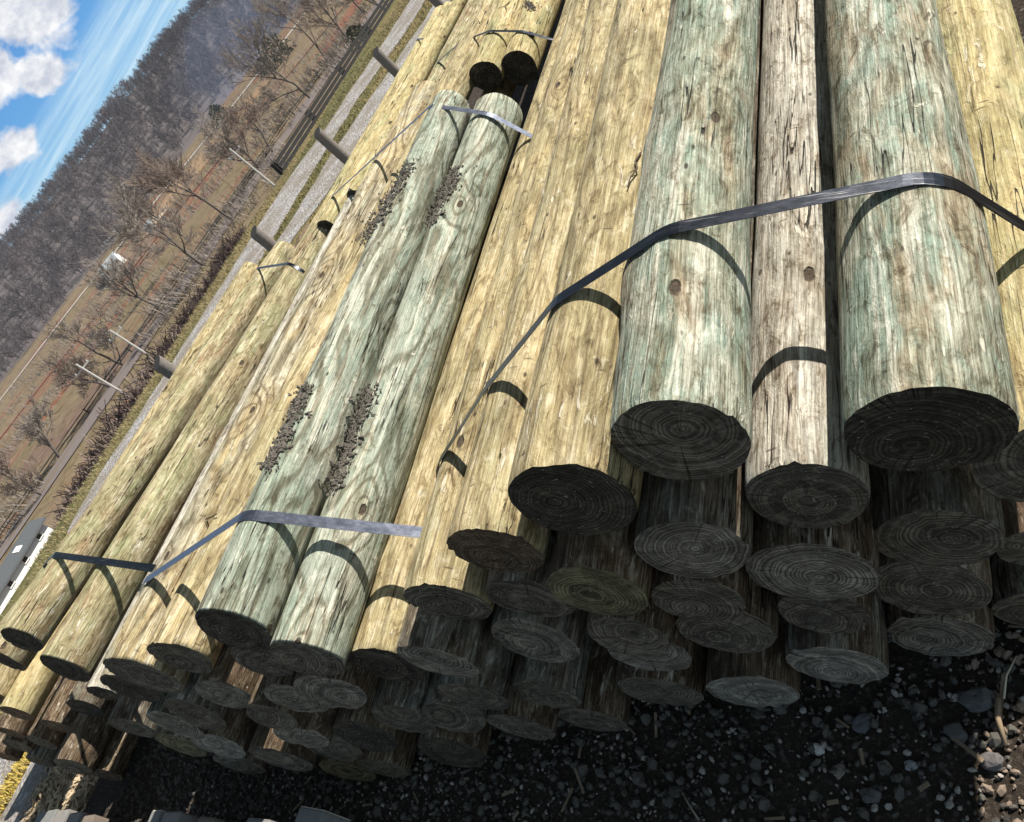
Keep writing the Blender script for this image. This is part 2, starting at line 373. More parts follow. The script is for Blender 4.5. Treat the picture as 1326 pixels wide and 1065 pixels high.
# far end: X, Y, Z, radius
FAR = {
    'R1': (-.372, 7.0, 1.255, .132), 'R0': (-.20, 6.0, .92, .13), 'M': (-.68, 7.0, 1.13, .118), 'L1': (-.83, 7.2, 1.50, .132),
    'Y1': (-1.08, 7.6, 1.48, .128), 'Y2': (-1.52, 7.6, 1.33, .112), 'Y3': (-1.86, 7.8, 1.23, .112), 'G4': (-2.16, 6.8, 1.02, .11),
    'G2': (-2.34, 3.65, 1.12, .130), 'G1': (-2.59, 3.72, 1.28, .112), 'P3': (-3.30, 6.2, 1.08, .11), 'Pb': (-3.45, 4.9, 1.15, .128),
    'P2': (-4.52, 4.35, 1.07, .108), 'P1': (-5.45, 4.62, 1.06, .104), 'Pz': (-5.9, 2.7, 1.05, .13),
    'A2': (-.95, 6.5, 1.02, .11), 'U1': (-1.21, 6.5, 1.10, .11),
}
LOOK = {  # wood, end, label
 'R1': ('greengrey', 'black', 'thickest green-grey pole of all, nearest the camera, with a knot below the steel strap'),
 'R0': ('straw', 'dark', 'straw-coloured pole at the right edge, right of the thickest green-grey pole'),
 'M': ('silver', 'dark', 'silver-grey pole sunk in the gap between the two thick green-grey poles, half in shadow'),
 'L1': ('greengrey', 'dark', 'thick green-grey pole left of the shadowed gap, second thickest, strap over its crest'),
 'A2': ('bluegrey', 'grey', 'shaded pole end tucked under the second thickest green-grey pole, a sliver of sun on it'),
 'C2': ('brown', 'grey', 'pole end with bright crisp rings directly below the silver-grey sunken pole'),
 'D1': ('brown', 'dark', 'small dim pole end below the one with bright crisp rings'),
 'D2': ('bluegrey', 'pale', 'pale ringed pole end just above the gravel, in line below the silver-grey sunken pole'),
 'S1': ('bluegrey', 'dark', 'dark wide pole end directly below the thickest green-grey pole'),
 'S2': ('brown', 'dark', 'dark pole end with a pale heart, third down under the thickest green-grey pole'),
 'S3': ('brown', 'grey', 'lowest pole end in the column under the thickest green-grey pole, above the gravel'),
 'T1': ('brown', 'dark', 'dark pole end cut by the right edge of the photo, lowest there, above sunlit gravel'),
 'T2': ('bluegrey', 'dark', 'pole end at the right edge, between the straw-coloured pole and the lowest dark one'),
 'B1': ('brown', 'dark', 'shaded pole end with fine rings right below the one with the sliver of sun'),
 'B2': ('brown', 'dark', 'shaded pole end overlapped by the fine ringed one above it'),
 'B3': ('brown', 'pale', 'greenish pale pole end resting lowest in the stack, its side showing above the gravel'),
 'Y1': ('yellow', 'black', 'widest yellow pole, beside the second thickest green-grey pole, with a black ringed end'),
 'Y2': ('yellow', 'rust', 'yellow pole with splinters on its rusty end, left of the widest yellow pole'),
 'Y3': ('yellow', 'dark', 'yellow pole at the left end of the longest strap, where the strap turns down'),
 'U1': ('brown', 'moss', 'olive mossy pole end below the widest yellow pole'),
 'U2': ('bluegrey', 'dark', 'smooth dark pole end partly behind the olive mossy one'),
 'U3': ('bluegrey', 'grey', 'ringed pole end below the smooth dark one, above a bluish pole'),
 'U4': ('brown', 'dark', 'plain dark pole end laid over a finely ringed one, right of centre in the stack'),
 'U5': ('brown', 'grey', 'finely ringed pole end half hidden by the plain dark one laid over it'),
 'U6': ('brown', 'dark', 'mottled pole end just over the gravel, below the plain dark one'),
 'V1': ('bluegrey', 'dark', 'bluish pole whose side shows pale streaks above its end, near the gravel'),
 'V2': ('brown', 'dark', 'low pole end touching the gravel, right below the bluish streaked pole'),
 'V3': ('bluegrey', 'grey', 'grey ringed pole end below the yellow pole where the strap turns down'),
 'V4': ('bluegrey', 'dark', 'faint dark pole end, second below the yellow pole at the strap turn'),
 'V5': ('bluegrey', 'dark', 'bluish pole under the faint dark end, left of the mottled low pole'),
 'V6': ('brown', 'dark', 'mottled low pole end on the gravel, left of the bluish streaked pole'),
 'V7': ('bluegrey', 'dark', 'blue-grey pole end with its side showing, below the yellow pole right of the figured pair'),
 'G4': ('yellow', 'black', 'yellow pole right beside the figured grey-green pair, with a black ringed end'),
 'V8': ('brown', 'black', 'almost black pole end lowest under the blue-grey pole end'),
 'G2': ('figured', 'dark', 'right pole of the figured grey-green pair, with a round knot above the strap'),
 'G1': ('figured', 'black', 'left pole of the figured grey-green pair, bark chips on both its sides'),
 'P3': ('yellow', 'dark', 'yellow pole left of the figured pair, cracked ringed end, bark chips along its right side'),
 'Pb': ('greyyellow', 'dark', 'grey pole with wavy pale grain lines, left of the yellow pole with the cracked end'),
 'W1': ('brown', 'dark', 'ringed pole end tucked behind and below the left figured pole'),
 'W2': ('brown', 'grey', 'tan-grey ringed pole end below the cracked ringed one'),
 'W3': ('brown', 'grey', 'broken splintered pole end below the right figured pole'),
 'W4': ('brown', 'grey', 'ringed pole end left of and under the splintered one'),
 'W5': ('brown', 'dark', 'dull brownish pole end below the tan-grey ringed one'),
 'W6': ('bluegrey', 'dark', 'dark rough pole end below the grey pole with wavy grain'),
 'W7': ('bluegrey', 'grey', 'pale streaked pole end below the dark rough one'),
 'W8': ('brown', 'pale', 'light smooth pole end low in the stack, below the dark rough one'),
 'W9': ('bluegrey', 'moss', 'olive narrow pole end lowest at the left of the middle bundle'),
 'X1': ('brown', 'dark', 'lowest dark pole end next to the light smooth one, above black gravel'),
 'X2': ('brown', 'dark', 'thin-looking low pole end between the lowest dark one and the mossy brown one'),
 'X3': ('brown', 'grey', 'small ringed pole end above the thin-looking low one'),
 'X4': ('bluegrey', 'dark', 'teal tinted rough pole end below the splintered one'),
 'X5': ('brown', 'black', 'deep shadowed pole end right of the teal tinted rough one'),
 'X6': ('brown', 'moss', 'mossy brown pole end at the bottom below the teal tinted one'),
 'X7': ('brown', 'dark', 'dim pole end on the ground right of the mossy brown one'),
 'P2': ('mossy', 'black', 'tan mossy pole with a split at its butt, second from the left on top'),
 'P1': ('mossy', 'black', 'leftmost top pole, green and tan, strap over its crest near the white house'),
 'Pz': ('mossy', 'black', 'pole end in shadow under the leftmost top pole, cut by the left edge'),
 'Py': ('silver', 'black', 'slender pale pole squeezed between the tan mossy pole and the wavy grained pole'),
 'Px': ('greengrey', 'black', 'black pole end under the wavy grained pole'),
 'Pw': ('bluegrey', 'dark', 'dark pole with a bright sunlit edge strip, under the black pole end'),
 'K1': ('straw', 'rust', 'sunlit straw-yellow pole of the low left pile, whole end in view'),
 'K2': ('yellow', 'rust', 'orange-yellow pole at the left edge, above the sunlit straw-yellow one'),
 'K3': ('brown', 'rust', 'brown pole right of the sunlit straw-yellow one in the low left pile'),
 'K4': ('bluegrey', 'black', 'dark pole below the tan mossy pole, right of the low brown one'),
 'K5': ('brown', 'rust', 'short rusty pole end directly under the sunlit straw-yellow one'),
 'K6': ('brown', 'dark', 'pole end with coarse grooves in the middle of the low left pile'),
 'K7': ('brown', 'dark', 'grey weathered pole end at the left edge, in the middle of the low left pile'),
 'K8': ('bluegrey', 'dark', 'lowest grooved pole end of the low left pile, over the yellow grass strip'),
 'K9': ('brown', 'rust', 'reddish pole end at the left edge, lowest of the low left pile'),
 'J1': ('brown', 'dark', 'thick reddish-brown pole on the ground beside the pale wood chips'),
 'J2': ('brown', 'dark', 'thin pole end on the ground right of the thick reddish-brown one'),
}
TOP = {'R1', 'R0', 'M', 'L1', 'Y1', 'Y2', 'Y3', 'G4', 'G2', 'G1', 'P3', 'Pb', 'P2', 'P1'}
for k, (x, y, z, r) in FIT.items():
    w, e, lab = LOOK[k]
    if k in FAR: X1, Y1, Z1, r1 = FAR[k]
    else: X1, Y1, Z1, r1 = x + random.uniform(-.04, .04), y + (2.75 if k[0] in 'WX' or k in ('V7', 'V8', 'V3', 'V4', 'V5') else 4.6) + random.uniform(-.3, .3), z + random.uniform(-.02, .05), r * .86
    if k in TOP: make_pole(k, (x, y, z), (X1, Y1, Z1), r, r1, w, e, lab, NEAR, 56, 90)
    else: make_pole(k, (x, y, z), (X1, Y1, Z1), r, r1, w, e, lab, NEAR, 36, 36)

BK = {
 'N1': ((-3.04, 4.95, 1.00, .115), (-3.10, 10.5, 1.10, .135), 'straw', 'black', 'straw pole behind the figured pair, left of two with dark hollow-looking ends'),
 'N2': ((-2.84, 5.0, .88, .128), (-2.80, 10.5, 1.04, .145), 'straw', 'black', 'straw pole behind the figured pair, right of two with dark hollow-looking ends'),
 'N3': ((-3.32, 4.75, 1.07, .085), (-3.42, 10.6, 1.16, .12), 'mossy', 'black', 'greenish straw pole behind, left of the two dark ends, strap shadow across it'),
 'N4': ((-2.62, 4.7, .70, .10), (-2.50, 10.4, .86, .12), 'straw', 'black', 'low pale pole behind, seen in the gap right of the dark ends'),
 'N5': ((-3.18, 4.8, .80, .10), (-3.2, 10.4, .88, .12), 'yellow', 'black', 'pole under the two straw poles with dark ends'),
 'Q1': ((-4.78, 4.05, 1.02, .125), (-4.84, 8.1, 1.00, .112), 'straw', 'black', 'fat straw pole behind the leftmost one, its rounded tip beside a post'),
 'Q2': ((-4.12, 4.4, .98, .12), (-4.12, 9.2, .97, .115), 'yellow', 'black', 'orange-yellow pole right of the fat straw pole behind'),
 'Q3': ((-3.72, 4.4, 1.02, .115), (-3.78, 9.6, 1.05, .12), 'mossy', 'black', 'green-tan pole between the orange-yellow one and the strapped straw poles behind'),
 'S5': ((-4.40, 4.15, 1.10, .085), (-4.44, 7.6, 1.06, .09), 'straw', 'black', 'thin pole with a dark end hole just past the tan mossy pole'),
 'S6': ((-4.02, 4.2, 1.14, .06), (-4.1, 7.4, 1.12, .065), 'straw', 'black', 'thinnest pole, lying between the thin one and the wavy grained pole'),
 'Q4': ((-5.3, 4.75, .84, .11), (-5.3, 8.6, .84, .11), 'mossy', 'black', 'pole behind hidden mostly by the fat straw pole, on its left'),
}
for k, (a, b, w, e, lab) in BK.items():
    make_pole(k, a[:3], b[:3], a[3], b[3], w, e, lab, BACK, 44, 50)
for k, (x, y, z, r, lab) in {'F1': (-5.75, .98, .14, .13, 'added sun-blocking pole on the ground in deep shadow, right of the thin one'), 'F2': (-5.3, 1.05, .15, .14, 'added sun-blocking pole under the tan mossy pole, on the ground'),
                             'F3': (-4.85, 1.0, .14, .13, 'added sun-blocking pole on the ground under the pole with the sunlit edge strip'), 'F4': (-5.5, 1.0, .40, .13, 'added sun-blocking pole in the second layer under the leftmost top poles'), 'F5': (-5.05, 1.0, .41, .13, 'added sun-blocking pole in the second layer behind the pole with the sunlit edge strip'),
 'F6': (-5.28, 1.02, .66, .13, 'added sun-blocking pole in the third layer, in the dark under the tan mossy pole'), 'F7': (-4.42, 1.0, .70, .12, 'added sun-blocking pole in the dark left of the pale streaked pole end'),
 'F8': (-4.55, 1.0, .41, .13, 'added sun-blocking pole in the dark left of the olive narrow pole end'), 'F9': (-4.5, 1.0, .14, .13, 'added sun-blocking pole on the ground left of the lowest dark one'),
 'F10': (-4.93, 1.05, .89, .11, 'added sun-blocking pole wedged in the dark right under the tan mossy pole'), 'F11': (-4.22, 1.04, .91, .10, 'added sun-blocking thin pole in the dark behind the slender pale pole'),
 'F13': (-5.27, 1.2, .90, .12, 'added sun-blocking pole farther back in the dark between the two leftmost top poles'), 'F15': (-4.40, 1.45, .93, .08, 'thinnest added sun-blocking pole, far back in the dark beside the slender pale pole'), 'F14': (-4.63, 1.2, .82, .10, 'added sun-blocking pole farther back in the dark beside the slender pale pole'),
 'F12': (-5.55, 1.1, .90, .12, 'added sun-blocking pole wedged in the dark under the leftmost top pole')}.items():
    make_pole(k, (x, y, z), (x, y + 4, z), r, r * .88, 'brown', 'dark', lab, NEAR, 32, 30)  # fill poles added inside the stack to stop sun streaks on the ground
bpy.context.view_layer.update()

# ------------------------------------------------------------------ ray picking on the built poles (rest things on them)
_vs = []; _fs = []
for k, p in POLES.items():
    b = len(_vs); M = p['o'].matrix_world
    _vs += [M @ v.co for v in p['o'].data.vertices]; _fs += [tuple(i + b for i in q.vertices) for q in p['o'].data.polygons]
BVH = BVHTree.FromPolygons(_vs, _fs)
def pick(px, py):
    h = BVH.ray_cast(CAMP, ray(px, py)); return h[0], h[1]
def axis(k, y):
    p = POLES[k]; t = (y - p['P0'].y) / (p['P1'].y - p['P0'].y)
    return p['P0'].lerp(p['P1'], t), p['r0'] + (p['r1'] - p['r0']) * t

# ------------------------------------------------------------------ steel straps
def strap_mat(name='strap_steel', k=1.0):
    t = NT(name); tc, p, r = t.objco()
    n = t.noise(t.scale(p, (30, 60, 30)), 1, 5, .65); sc = t.noise(t.scale(p, (8, 300, 8)), 1, 3)
    c = t.mix(n, tuple(k * x for x in (.030, .034, .046)), tuple(k * x for x in (.085, .092, .115))); c = t.mix(t.step(sc, .60, .70), c, (.30, .30, .30))
    return t.done(c, t.math('ADD', .20, t.math('MULTIPLY', n, .22)), t.bump(n, .15, .003), .92)
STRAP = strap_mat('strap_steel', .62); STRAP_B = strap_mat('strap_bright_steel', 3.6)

def make_strap(keys, pa, pb, label, width=.030, mat=None, seal=None):
    a, _ = pick(*pa); b, _ = pick(*pb)
    def Y(x): return a.y + (b.y - a.y) * (x - a.x) / (b.x - a.x)
    pts = []
    for k in keys:
        c, r = axis(k, Y(POLES[k]['P0'].x)); c, r = axis(k, Y(c.x))
        r = r * 1.012 + .004
        for i in range(48):
            q = 2 * math.pi * i / 48; pts.append((c.x + r * math.cos(q), c.z + r * math.sin(q)))
    pts = sorted(set((round(x, 5), round(z, 5)) for x, z in pts))
    def half(P):
        h = []
        for q in P:
            while len(h) > 1 and (h[-1][0] - h[-2][0]) * (q[1] - h[-2][1]) - (h[-1][1] - h[-2][1]) * (q[0] - h[-2][0]) <= 0: h.pop()
            h.append(q)
        return h
    lo = half(pts); up = half(pts[::-1]); hull = lo[:-1] + up[:-1]
    n = len(hull); V = []; F = []
    for i, (x, z) in enumerate(hull):
        x0, z0 = hull[i - 1]; x1, z1 = hull[(i + 1) % n]
        tx, tz = x1 - x0, z1 - z0; l = math.hypot(tx, tz) or 1; nx, nz = tz / l, -tx / l
        y = Y(x)
        for w, o in ((-width / 2, 0), (width / 2, 0), (width / 2, .0012), (-width / 2, .0012)):
            V.append((x + nx * o, y + w, z + nz * o))
    for i in range(n):
        j = (i + 1) % n
        for q in range(4):
            F.append((i * 4 + q, j * 4 + q, j * 4 + (q + 1) % 4, i * 4 + (q + 1) % 4))
    base = Vector((a.x, a.y, a.z))
    V = [tuple(Vector(v) - base) for v in V]
    me = mesh_from('steel_strap', V, F); bm = bmesh.new(); bm.from_mesh(me); bmesh.ops.recalc_face_normals(bm, faces=bm.faces); bm.to_mesh(me); bm.free()
    o = link('steel_strap', me, mat or STRAP); o.location = base
    tag(o, label, 'strap', 'steel straps binding the poles')
    if seal:
        s, nn = pick(*seal); m = MB(); m.box(-.02, .02, -.019, .019, .0016, .006); m.box(-.006, .006, -.019, .019, .0062, .0085)
        so = m.build('seal', STRAP, o); so.location = s - base + nn * .006
        so.rotation_euler = Vector((0, 0, 1)).rotation_difference(nn).to_euler(); bevel(so, .0015)
    return o
RB = ['R0', 'R1', 'L1', 'Y1', 'Y2', 'Y3', 'S1', 'S2', 'S3', 'T2', 'D2', 'B3', 'U6', 'V2', 'V6', 'V3', 'V4']
make_strap(RB, (870, 300), (1190, 234), 'longest dark steel strap, over the two thick green-grey poles and the yellow ones', .038)
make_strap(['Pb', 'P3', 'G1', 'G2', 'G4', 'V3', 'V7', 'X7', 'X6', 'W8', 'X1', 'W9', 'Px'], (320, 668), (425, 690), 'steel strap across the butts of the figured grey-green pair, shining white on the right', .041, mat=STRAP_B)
make_strap(['Pz', 'P1', 'P2', 'Px', 'Pw', 'K4', 'J1', 'J2'], (75, 720), (150, 735), 'scuffed blue-black strap across the two leftmost mossy poles, near their butts', .040)
make_strap(['S5', 'Pb', 'P3', 'G1', 'G2', 'G4', 'X7', 'X1', 'W8'], (590, 150), (640, 154), 'steel strap near the far tips of the figured pair', .033, mat=STRAP_B)
make_strap(['P1', 'P2', 'Pz', 'K4'], (345, 353), (388, 349), 'thin dark strap near the far tip of the leftmost top pole', .028)
make_strap(['N3', 'N1', 'N2', 'N4', 'N5', 'Q3'], (638, 42), (688, 46), 'strap with a crimped seal over the straw poles with dark ends', .028, seal=(688, 46))
make_strap(['Q1', 'Q2', 'Q4'], (543, 52), (590, 38), 'thin strap round the rounded tip of the fat straw pole behind', .028)

# ------------------------------------------------------------------ bark chips caught in the grooves, twigs
CHIPM = simple('bark_chip', (.075, .066, .055), .9, 0, 180, 2.2, .4)
def chip_pile(path, width, n, label, hgt=.005):
    m = MB()
    for i in range(n):
        s = random.random(); j = min(int(s * (len(path) - 1)), len(path) - 2); f = s * (len(path) - 1) - j
        px = path[j][0] * (1 - f) + path[j + 1][0] * f + random.gauss(0, width * (.3 + .5 * noise.noise(Vector((s * 5, width, 0))) ** 2 + .25 * random.random())); py = path[j][1] * (1 - f) + path[j + 1][1] * f + random.gauss(0, width * .3)
        q, nn = pick(px, py)
        if q is None: continue
        q = q + nn * random.uniform(.002, hgt)
        l, w, t = random.uniform(.003, .010) * random.choice((.6, 1, 1, 2.0)), random.uniform(.0025, .008), random.uniform(.0008, .0025)
        Mx = Matrix.Translation(q) @ (Vector((0, 0, 1)).rotation_difference(nn)).to_matrix().to_4x4() @ Matrix.Rotation(random.uniform(0, 6.28), 4, 'Z') @ Matrix.Rotation(random.gauss(0, .45), 4, 'X') @ Matrix.Rotation(random.gauss(0, .35), 4, 'Y')
        v = [Vector(c) for c in ((-l, 0, 0), (-l * .3, w, t), (l * .6, w * .8, 0), (l, 0, t), (l * .3, -w, 0), (-l * .6, -w * .8, t))]
        v2 = [c + Vector((0, 0, t + .001)) for c in v]
        m.add([Mx @ c for c in v + v2], [(0, 1, 2, 3, 4, 5)[::-1], (6, 7, 8, 9, 10, 11)] + [(i2, (i2 + 1) % 6, (i2 + 1) % 6 + 6, i2 + 6) for i2 in range(6)])
    o = m.build('bark_chips', CHIPM); tag(o, label, 'bark chips', None, 'stuff'); return o
chip_pile([(346, 606), (372, 560), (396, 500)], 11, 480, 'dark bark chips in the groove left of the figured pair, near the butts')
chip_pile([(432, 634), (446, 590), (460, 550), (480, 500)], 13, 600, 'dark bark chips in the groove between the figured pair, near the butts')
chip_pile([(470, 312), (500, 265), (533, 212)], 10, 430, 'dark bark chips left of the figured pair, near their far tips')
chip_pile([(556, 290), (572, 255), (592, 222)], 11, 480, 'dark bark chips between the figured pair, near their far tips')
chip_pile([(682, 4), (690, 12)], 7, 120, 'small heap of bark chips on the straw poles at the top edge')
TWIGM = simple('twig', (.10, .075, .05), .9, 0, 60, .4)
def twig(path, r, label):
    m = MB(); P = []
    for p in path:
        q, nn = pick(*p)
        if q is None: continue
        P.append(q + nn * (r + random.uniform(.001, .012)))
    m.tube(P, [r * (1 - .5 * i / len(P)) for i in range(len(P))], 6)
    a, nn = pick(*path[len(path) // 2]); d, _ = pick(path[len(path) // 2][0] - 9, path[len(path) // 2][1] + 4)
    if d: m.tube([P[len(path) // 2], d + nn * .01], [r * .7, r * .4], 5)
    tag(m.build('twig', TWIGM), label, 'twig')
twig([(829, 200), (822, 212), (824, 224), (816, 234), (812, 246)], .003, 'dark curled twig lying on the widest yellow pole')
twig([(660, 4), (654, 9), (656, 15)], .004, 'small forked twig on a straw pole at the top edge')
twig([(268, 673), (277, 671), (284, 668)], .004, 'short dark twig on the yellow pole just above the strap')

# ------------------------------------------------------------------ terrain
def sm(t): t = max(0., min(1., t)); return t * t * (3 - 2 * t)
def height(x, y):
    d = math.hypot(x, y)
    out = max(-14.8 - x, d - 75, 0)
    h = -11 * sm(out / 22)
    h += 8.0 * sm((d - 420) / 230)
    n1 = noise.noise(Vector((x * .006, y * .006, 3.1)))
    if d > 90: h += 1.2 * noise.noise(Vector((x * .012, y * .012, 7.7))) * sm((d - 90) / 100)
    rid = 66 + 5 * n1 + 3 * noise.noise(Vector((x * .02, y * .02, 1.1)))
    h += rid * sm((d - 640) / 330) * 1.0
    return h
def axis_vals(fine):
    v = set()
    for a, b, s in fine:
        k = a
        while k < b: v.add(round(k, 3)); k += s
    return sorted(v)
xs = axis_vals([(-2400, -1100, 100), (-1100, -200, 22), (-200, -60, 8), (-60, -18, 2.5), (-18, -12, .4), (-12, 4, .8), (4, 60, 6), (60, 400, 30), (400, 2401, 125)])
ys = axis_vals([(-2400, -400, 125), (-400, -60, 30), (-60, -4, 4), (-4, 4, .5), (4, 30, 2), (30, 200, 8), (200, 1100, 22), (1100, 2401, 100)])
V = [(x, y, height(x, y)) for y in ys for x in xs]; nx = len(xs)
F = [(j * nx + i, j * nx + i + 1, (j + 1) * nx + i + 1, (j + 1) * nx + i) for j in range(len(ys) - 1) for i in range(nx - 1)]

def ground_mat():
    t = NT('ground'); pos = t.n('NewGeometry').outputs['Position']
    s = t.n('SeparateXYZ'); t.set(s.inputs[0], pos); X, Y = s.outputs[0], s.outputs[1]
    wob = t.math('MULTIPLY', t.math('SUBTRACT', t.noise(pos, 1.3, 4), .5), 1.2)
    dist = t.vec('LENGTH', pos)
    # dark gravelly soil round the stack
    n1 = t.noise(pos, 9, 6, .7); n2 = t.noise(pos, 60, 5, .7); v1 = t.voro(pos, 34); vc = t.voro(pos, 34, 'Color')
    soil = t.mix(n1, (.022, .018, .015), (.060, .047, .036))
    soil = t.mix(t.step(n2, .52, .70), soil, (.13, .10, .08))
    vs_ = t.n('SeparateColor'); t.set(vs_.inputs[0], vc)
    soil = t.mix(t.math('MULTIPLY', t.step(v1, .36, .26), t.step(vs_.outputs[1], .3, .5)), soil, t.mix(vs_.outputs[0], (.03, .03, .03), (.17, .155, .14)))
    # chips and trodden grass of the yard
    chips = t.mix(n2, (.16, .12, .08), (.42, .35, .25)); chips = t.mix(t.step(n1, .45, .6), chips, (.22, .15, .09))
    g = t.noise(t.scale(pos, (1, .35, 1)), 3, 5, .6); gb = t.noise(pos, 90, 3, .7)
    grass = t.mix(g, (.20, .165, .075), (.33, .26, .13)); grass = t.mix(t.step(t.noise(t.scale(pos, (.6, .12, 1)), 1, 3), .48, .6), grass, (.15, .15, .06))
    grass = t.mix(gb, t.mix(1.0, grass, (.6, .6, .6), 'MULTIPLY'), grass)
    c = t.mix(t.step(t.math('ADD', X, t.math('MULTIPLY', wob, .25)), -6.85, -6.95), soil, chips)
    c = t.mix(t.step(t.math('ADD', X, t.math('MULTIPLY', wob, .5)), -8.2, -8.5), c, grass)
    c = t.mix(t.step(t.math('ADD', X, wob), 3, 4), c, grass)
    # valley fields
    b1 = t.noise(pos, .010, 3, .5); b2 = t.noise(t.scale(pos, (1, .35, 1)), .035, 4, .6, .5); b3 = t.noise(pos, .45, 7, .75)
    fld = t.mix(t.step(b2, .42, .6), (.27, .205, .13), (.215, .175, .105))
    fld = t.mix(t.step(t.noise(pos, .022, 4, .6, .4), .52, .64), fld, (.21, .145, .115))
    fld = t.mix(t.step(t.noise(t.scale(pos, (1, .25, 1)), .03, 3, .5, .8), .60, .645), fld, (.27, .12, .075))
    fld = t.mix(t.step(b3, .40, .62), fld, t.mix(1.0, fld, (.50, .45, .40), 'MULTIPLY'))
    fld = t.mix(t.step(t.noise(pos, .12, 6, .7), .5, .62), fld, t.mix(.6, fld, (.20, .15, .11)))
    ob = t.n('VectorMath', operation='DISTANCE'); t.set(ob.inputs[0], pos); ob.inputs[1].default_value = (-345, 300, -11)
    obf = t.step(t.math('ADD', ob.outputs['Value'], t.math('MULTIPLY', t.noise(pos, .05, 4), 40)), 85, 62)
    fld = t.mix(obf, fld, t.mix(b3, (.30, .18, .105), (.31, .23, .14)))
    c = t.mix(t.step(t.math('ADD', X, t.math('MULTIPLY', wob, .3)), -16.5, -19), c, t.mix(b3, (.10, .075, .055), (.17, .13, .085)))
    c = t.mix(t.step(dist, 84, 96), c, fld)
    hill = t.mix(t.noise(pos, .05, 6, .7), (.11, .095, .10), (.16, .14, .14))
    c = t.mix(t.step(t.math('MULTIPLY', t.math('ADD', dist, t.math('MULTIPLY', b1, 90)), .001), .66, .70), c, hill)
    near = t.math('MULTIPLY', t.math('ADD', t.math('MULTIPLY', n1, .5), t.math('MULTIPLY', n2, .6)), 1.0)
    return t.done(c, .95, t.bump(near, .8, .02), spec=.15)
gme = mesh_from('ground', V, F)
ground = link('ground', gme, ground_mat(), None, True); tag(ground, None, None, None, 'structure')

def track_mat():
    t = NT('gravel_track'); tc, p, r = t.objco()
    v = t.voro(p, 22); vc = t.n('SeparateColor'); t.set(vc.inputs[0], t.voro(p, 22, 'Color'))
    c = t.mix(vc.outputs[0], (.26, .25, .26), (.62, .60, .60)); n = t.noise(p, 1.6, 5, .65)
    c = t.mix(t.step(n, .58, .42), c, (.30, .26, .22)); c = t.mix(t.step(t.noise(p, 7, 5, .7), .58, .7), c, (.20, .18, .16))
    c = t.mix(t.math('MULTIPLY', t.step(v, .35, .5), .5), c, (.15, .14, .13))
    return t.done(c, .95, t.bump(v, 1.0, .02))
TRACK = track_mat()
def interp(tab, y):
    for (y0, x0), (y1, x1) in zip(tab, tab[1:]):
        if y <= y1: return x0 + (x1 - x0) * sm((y - y0) / (y1 - y0))
    return tab[-1][1]
OO = [(-12, -8.2), (.7, -10.4), (2.8, -12.6), (5, -14.4), (7, -14.2), (10, -14.2), (13.5, -14.2), (16, -13.4), (20, -12.85), (60, -9)]
OI = [(-12, -7.3), (.7, -9.35), (2.8, -11.2), (5.4, -12.7), (7, -12.2), (9, -11.95), (12, -12.05), (14.4, -12), (17.7, -11.1), (60, -7)]
IO = [(-12, -6.8), (.7, -8.85), (4, -11.0), (7, -11.5), (9, -11.55), (12, -11.35), (13.4, -11.05), (15.2, -10.5), (16.4, -10.1), (60, -6)]
II = [(-12, -6.0), (.7, -8.15), (4, -9.9), (9, -10.5), (10.3, -9.9), (12, -9.4), (14.3, -8.95), (60, -4.5)]
def track(a, b, z):
    m = MB(); v = []; f = []; y = -12.; rows = 0; nc = 7
    while y < 60:
        xa = interp(a, y) + .16 * noise.noise(Vector((y * 1.1, 0, z * 99))) + .06 * noise.noise(Vector((y * 5, 0, z * 77))); xb = interp(b, y) + .16 * noise.noise(Vector((y * 1.1, 5, z * 99))) + .06 * noise.noise(Vector((y * 5, 9, z * 77)))
        for k in range(nc):
            u = k / (nc - 1); x = xa + (xb - xa) * u; v.append((x, y, height(x, y) + z + .012 * math.sin(math.pi * u)))
        rows += 1; y += .2
    for i in range(rows - 1):
        for k in range(nc - 1): f.append((i * nc + k, i * nc + k + 1, (i + 1) * nc + k + 1, (i + 1) * nc + k))
    m.add(v, f); o = m.build('gravel_track', TRACK, None, True); tag(o, None, None, None, 'structure')
track(OO, OI, .008); track(IO, II, .009)

# grass tufts: centre strip, verge, yellow strip by the low pile
def grass_mat(name, a, b):
    t = NT(name); pos = t.n('NewGeometry').outputs['Position']
    return t.done(t.mix(t.noise(pos, 1.2, 4, .6), a, b), .9, spec=.1)
def grass(name, label, n, place, hmin, hmax, mat):
    V = []; F = []
    for i in range(n):
        x, y = place(); z = height(x, y) - .004; a = random.uniform(0, 6.28); h = random.uniform(hmin, hmax); w = h * .10 + .003
        lx, ly = random.gauss(0, h * .45), random.gauss(0, h * .45); c, s = math.cos(a) * w, math.sin(a) * w
        b = len(V)
        V += [(x - c, y - s, z), (x + c, y + s, z), (x + lx * .5 + c * .6, y + ly * .5 + s * .6, z + h * .65), (x + lx * .5 - c * .6, y + ly * .5 - s * .6, z + h * .65), (x + lx, y + ly, z + h)]
        F += [(b, b + 1, b + 2, b + 3), (b + 3, b + 2, b + 4)]
    o = link(name, mesh_from(name, V, F), mat); tag(o, label, 'grass', None, 'stuff')
def p_mid():
    y = random.uniform(-2, 24); return random.uniform(interp(OI, y) + .02, interp(IO, y) - .02), y
def p_in():
    y = random.uniform(3, 24); a = interp(II, y); return a + random.uniform(.05, 1.5), y
def p_verge():
    y = random.uniform(-2, 36); return interp(OO, y) - abs(random.gauss(0, 1.0)) - .03, y
GDRY = grass_mat('dry_grass', (.33, .27, .15), (.24, .21, .115)); GGRN = grass_mat('greenish_grass', (.20, .19, .085), (.36, .27, .14))
grass('centre_grass', 'strip of dull green and brown grass between the two gravel tracks', 9000, p_mid, .02, .07, GGRN)
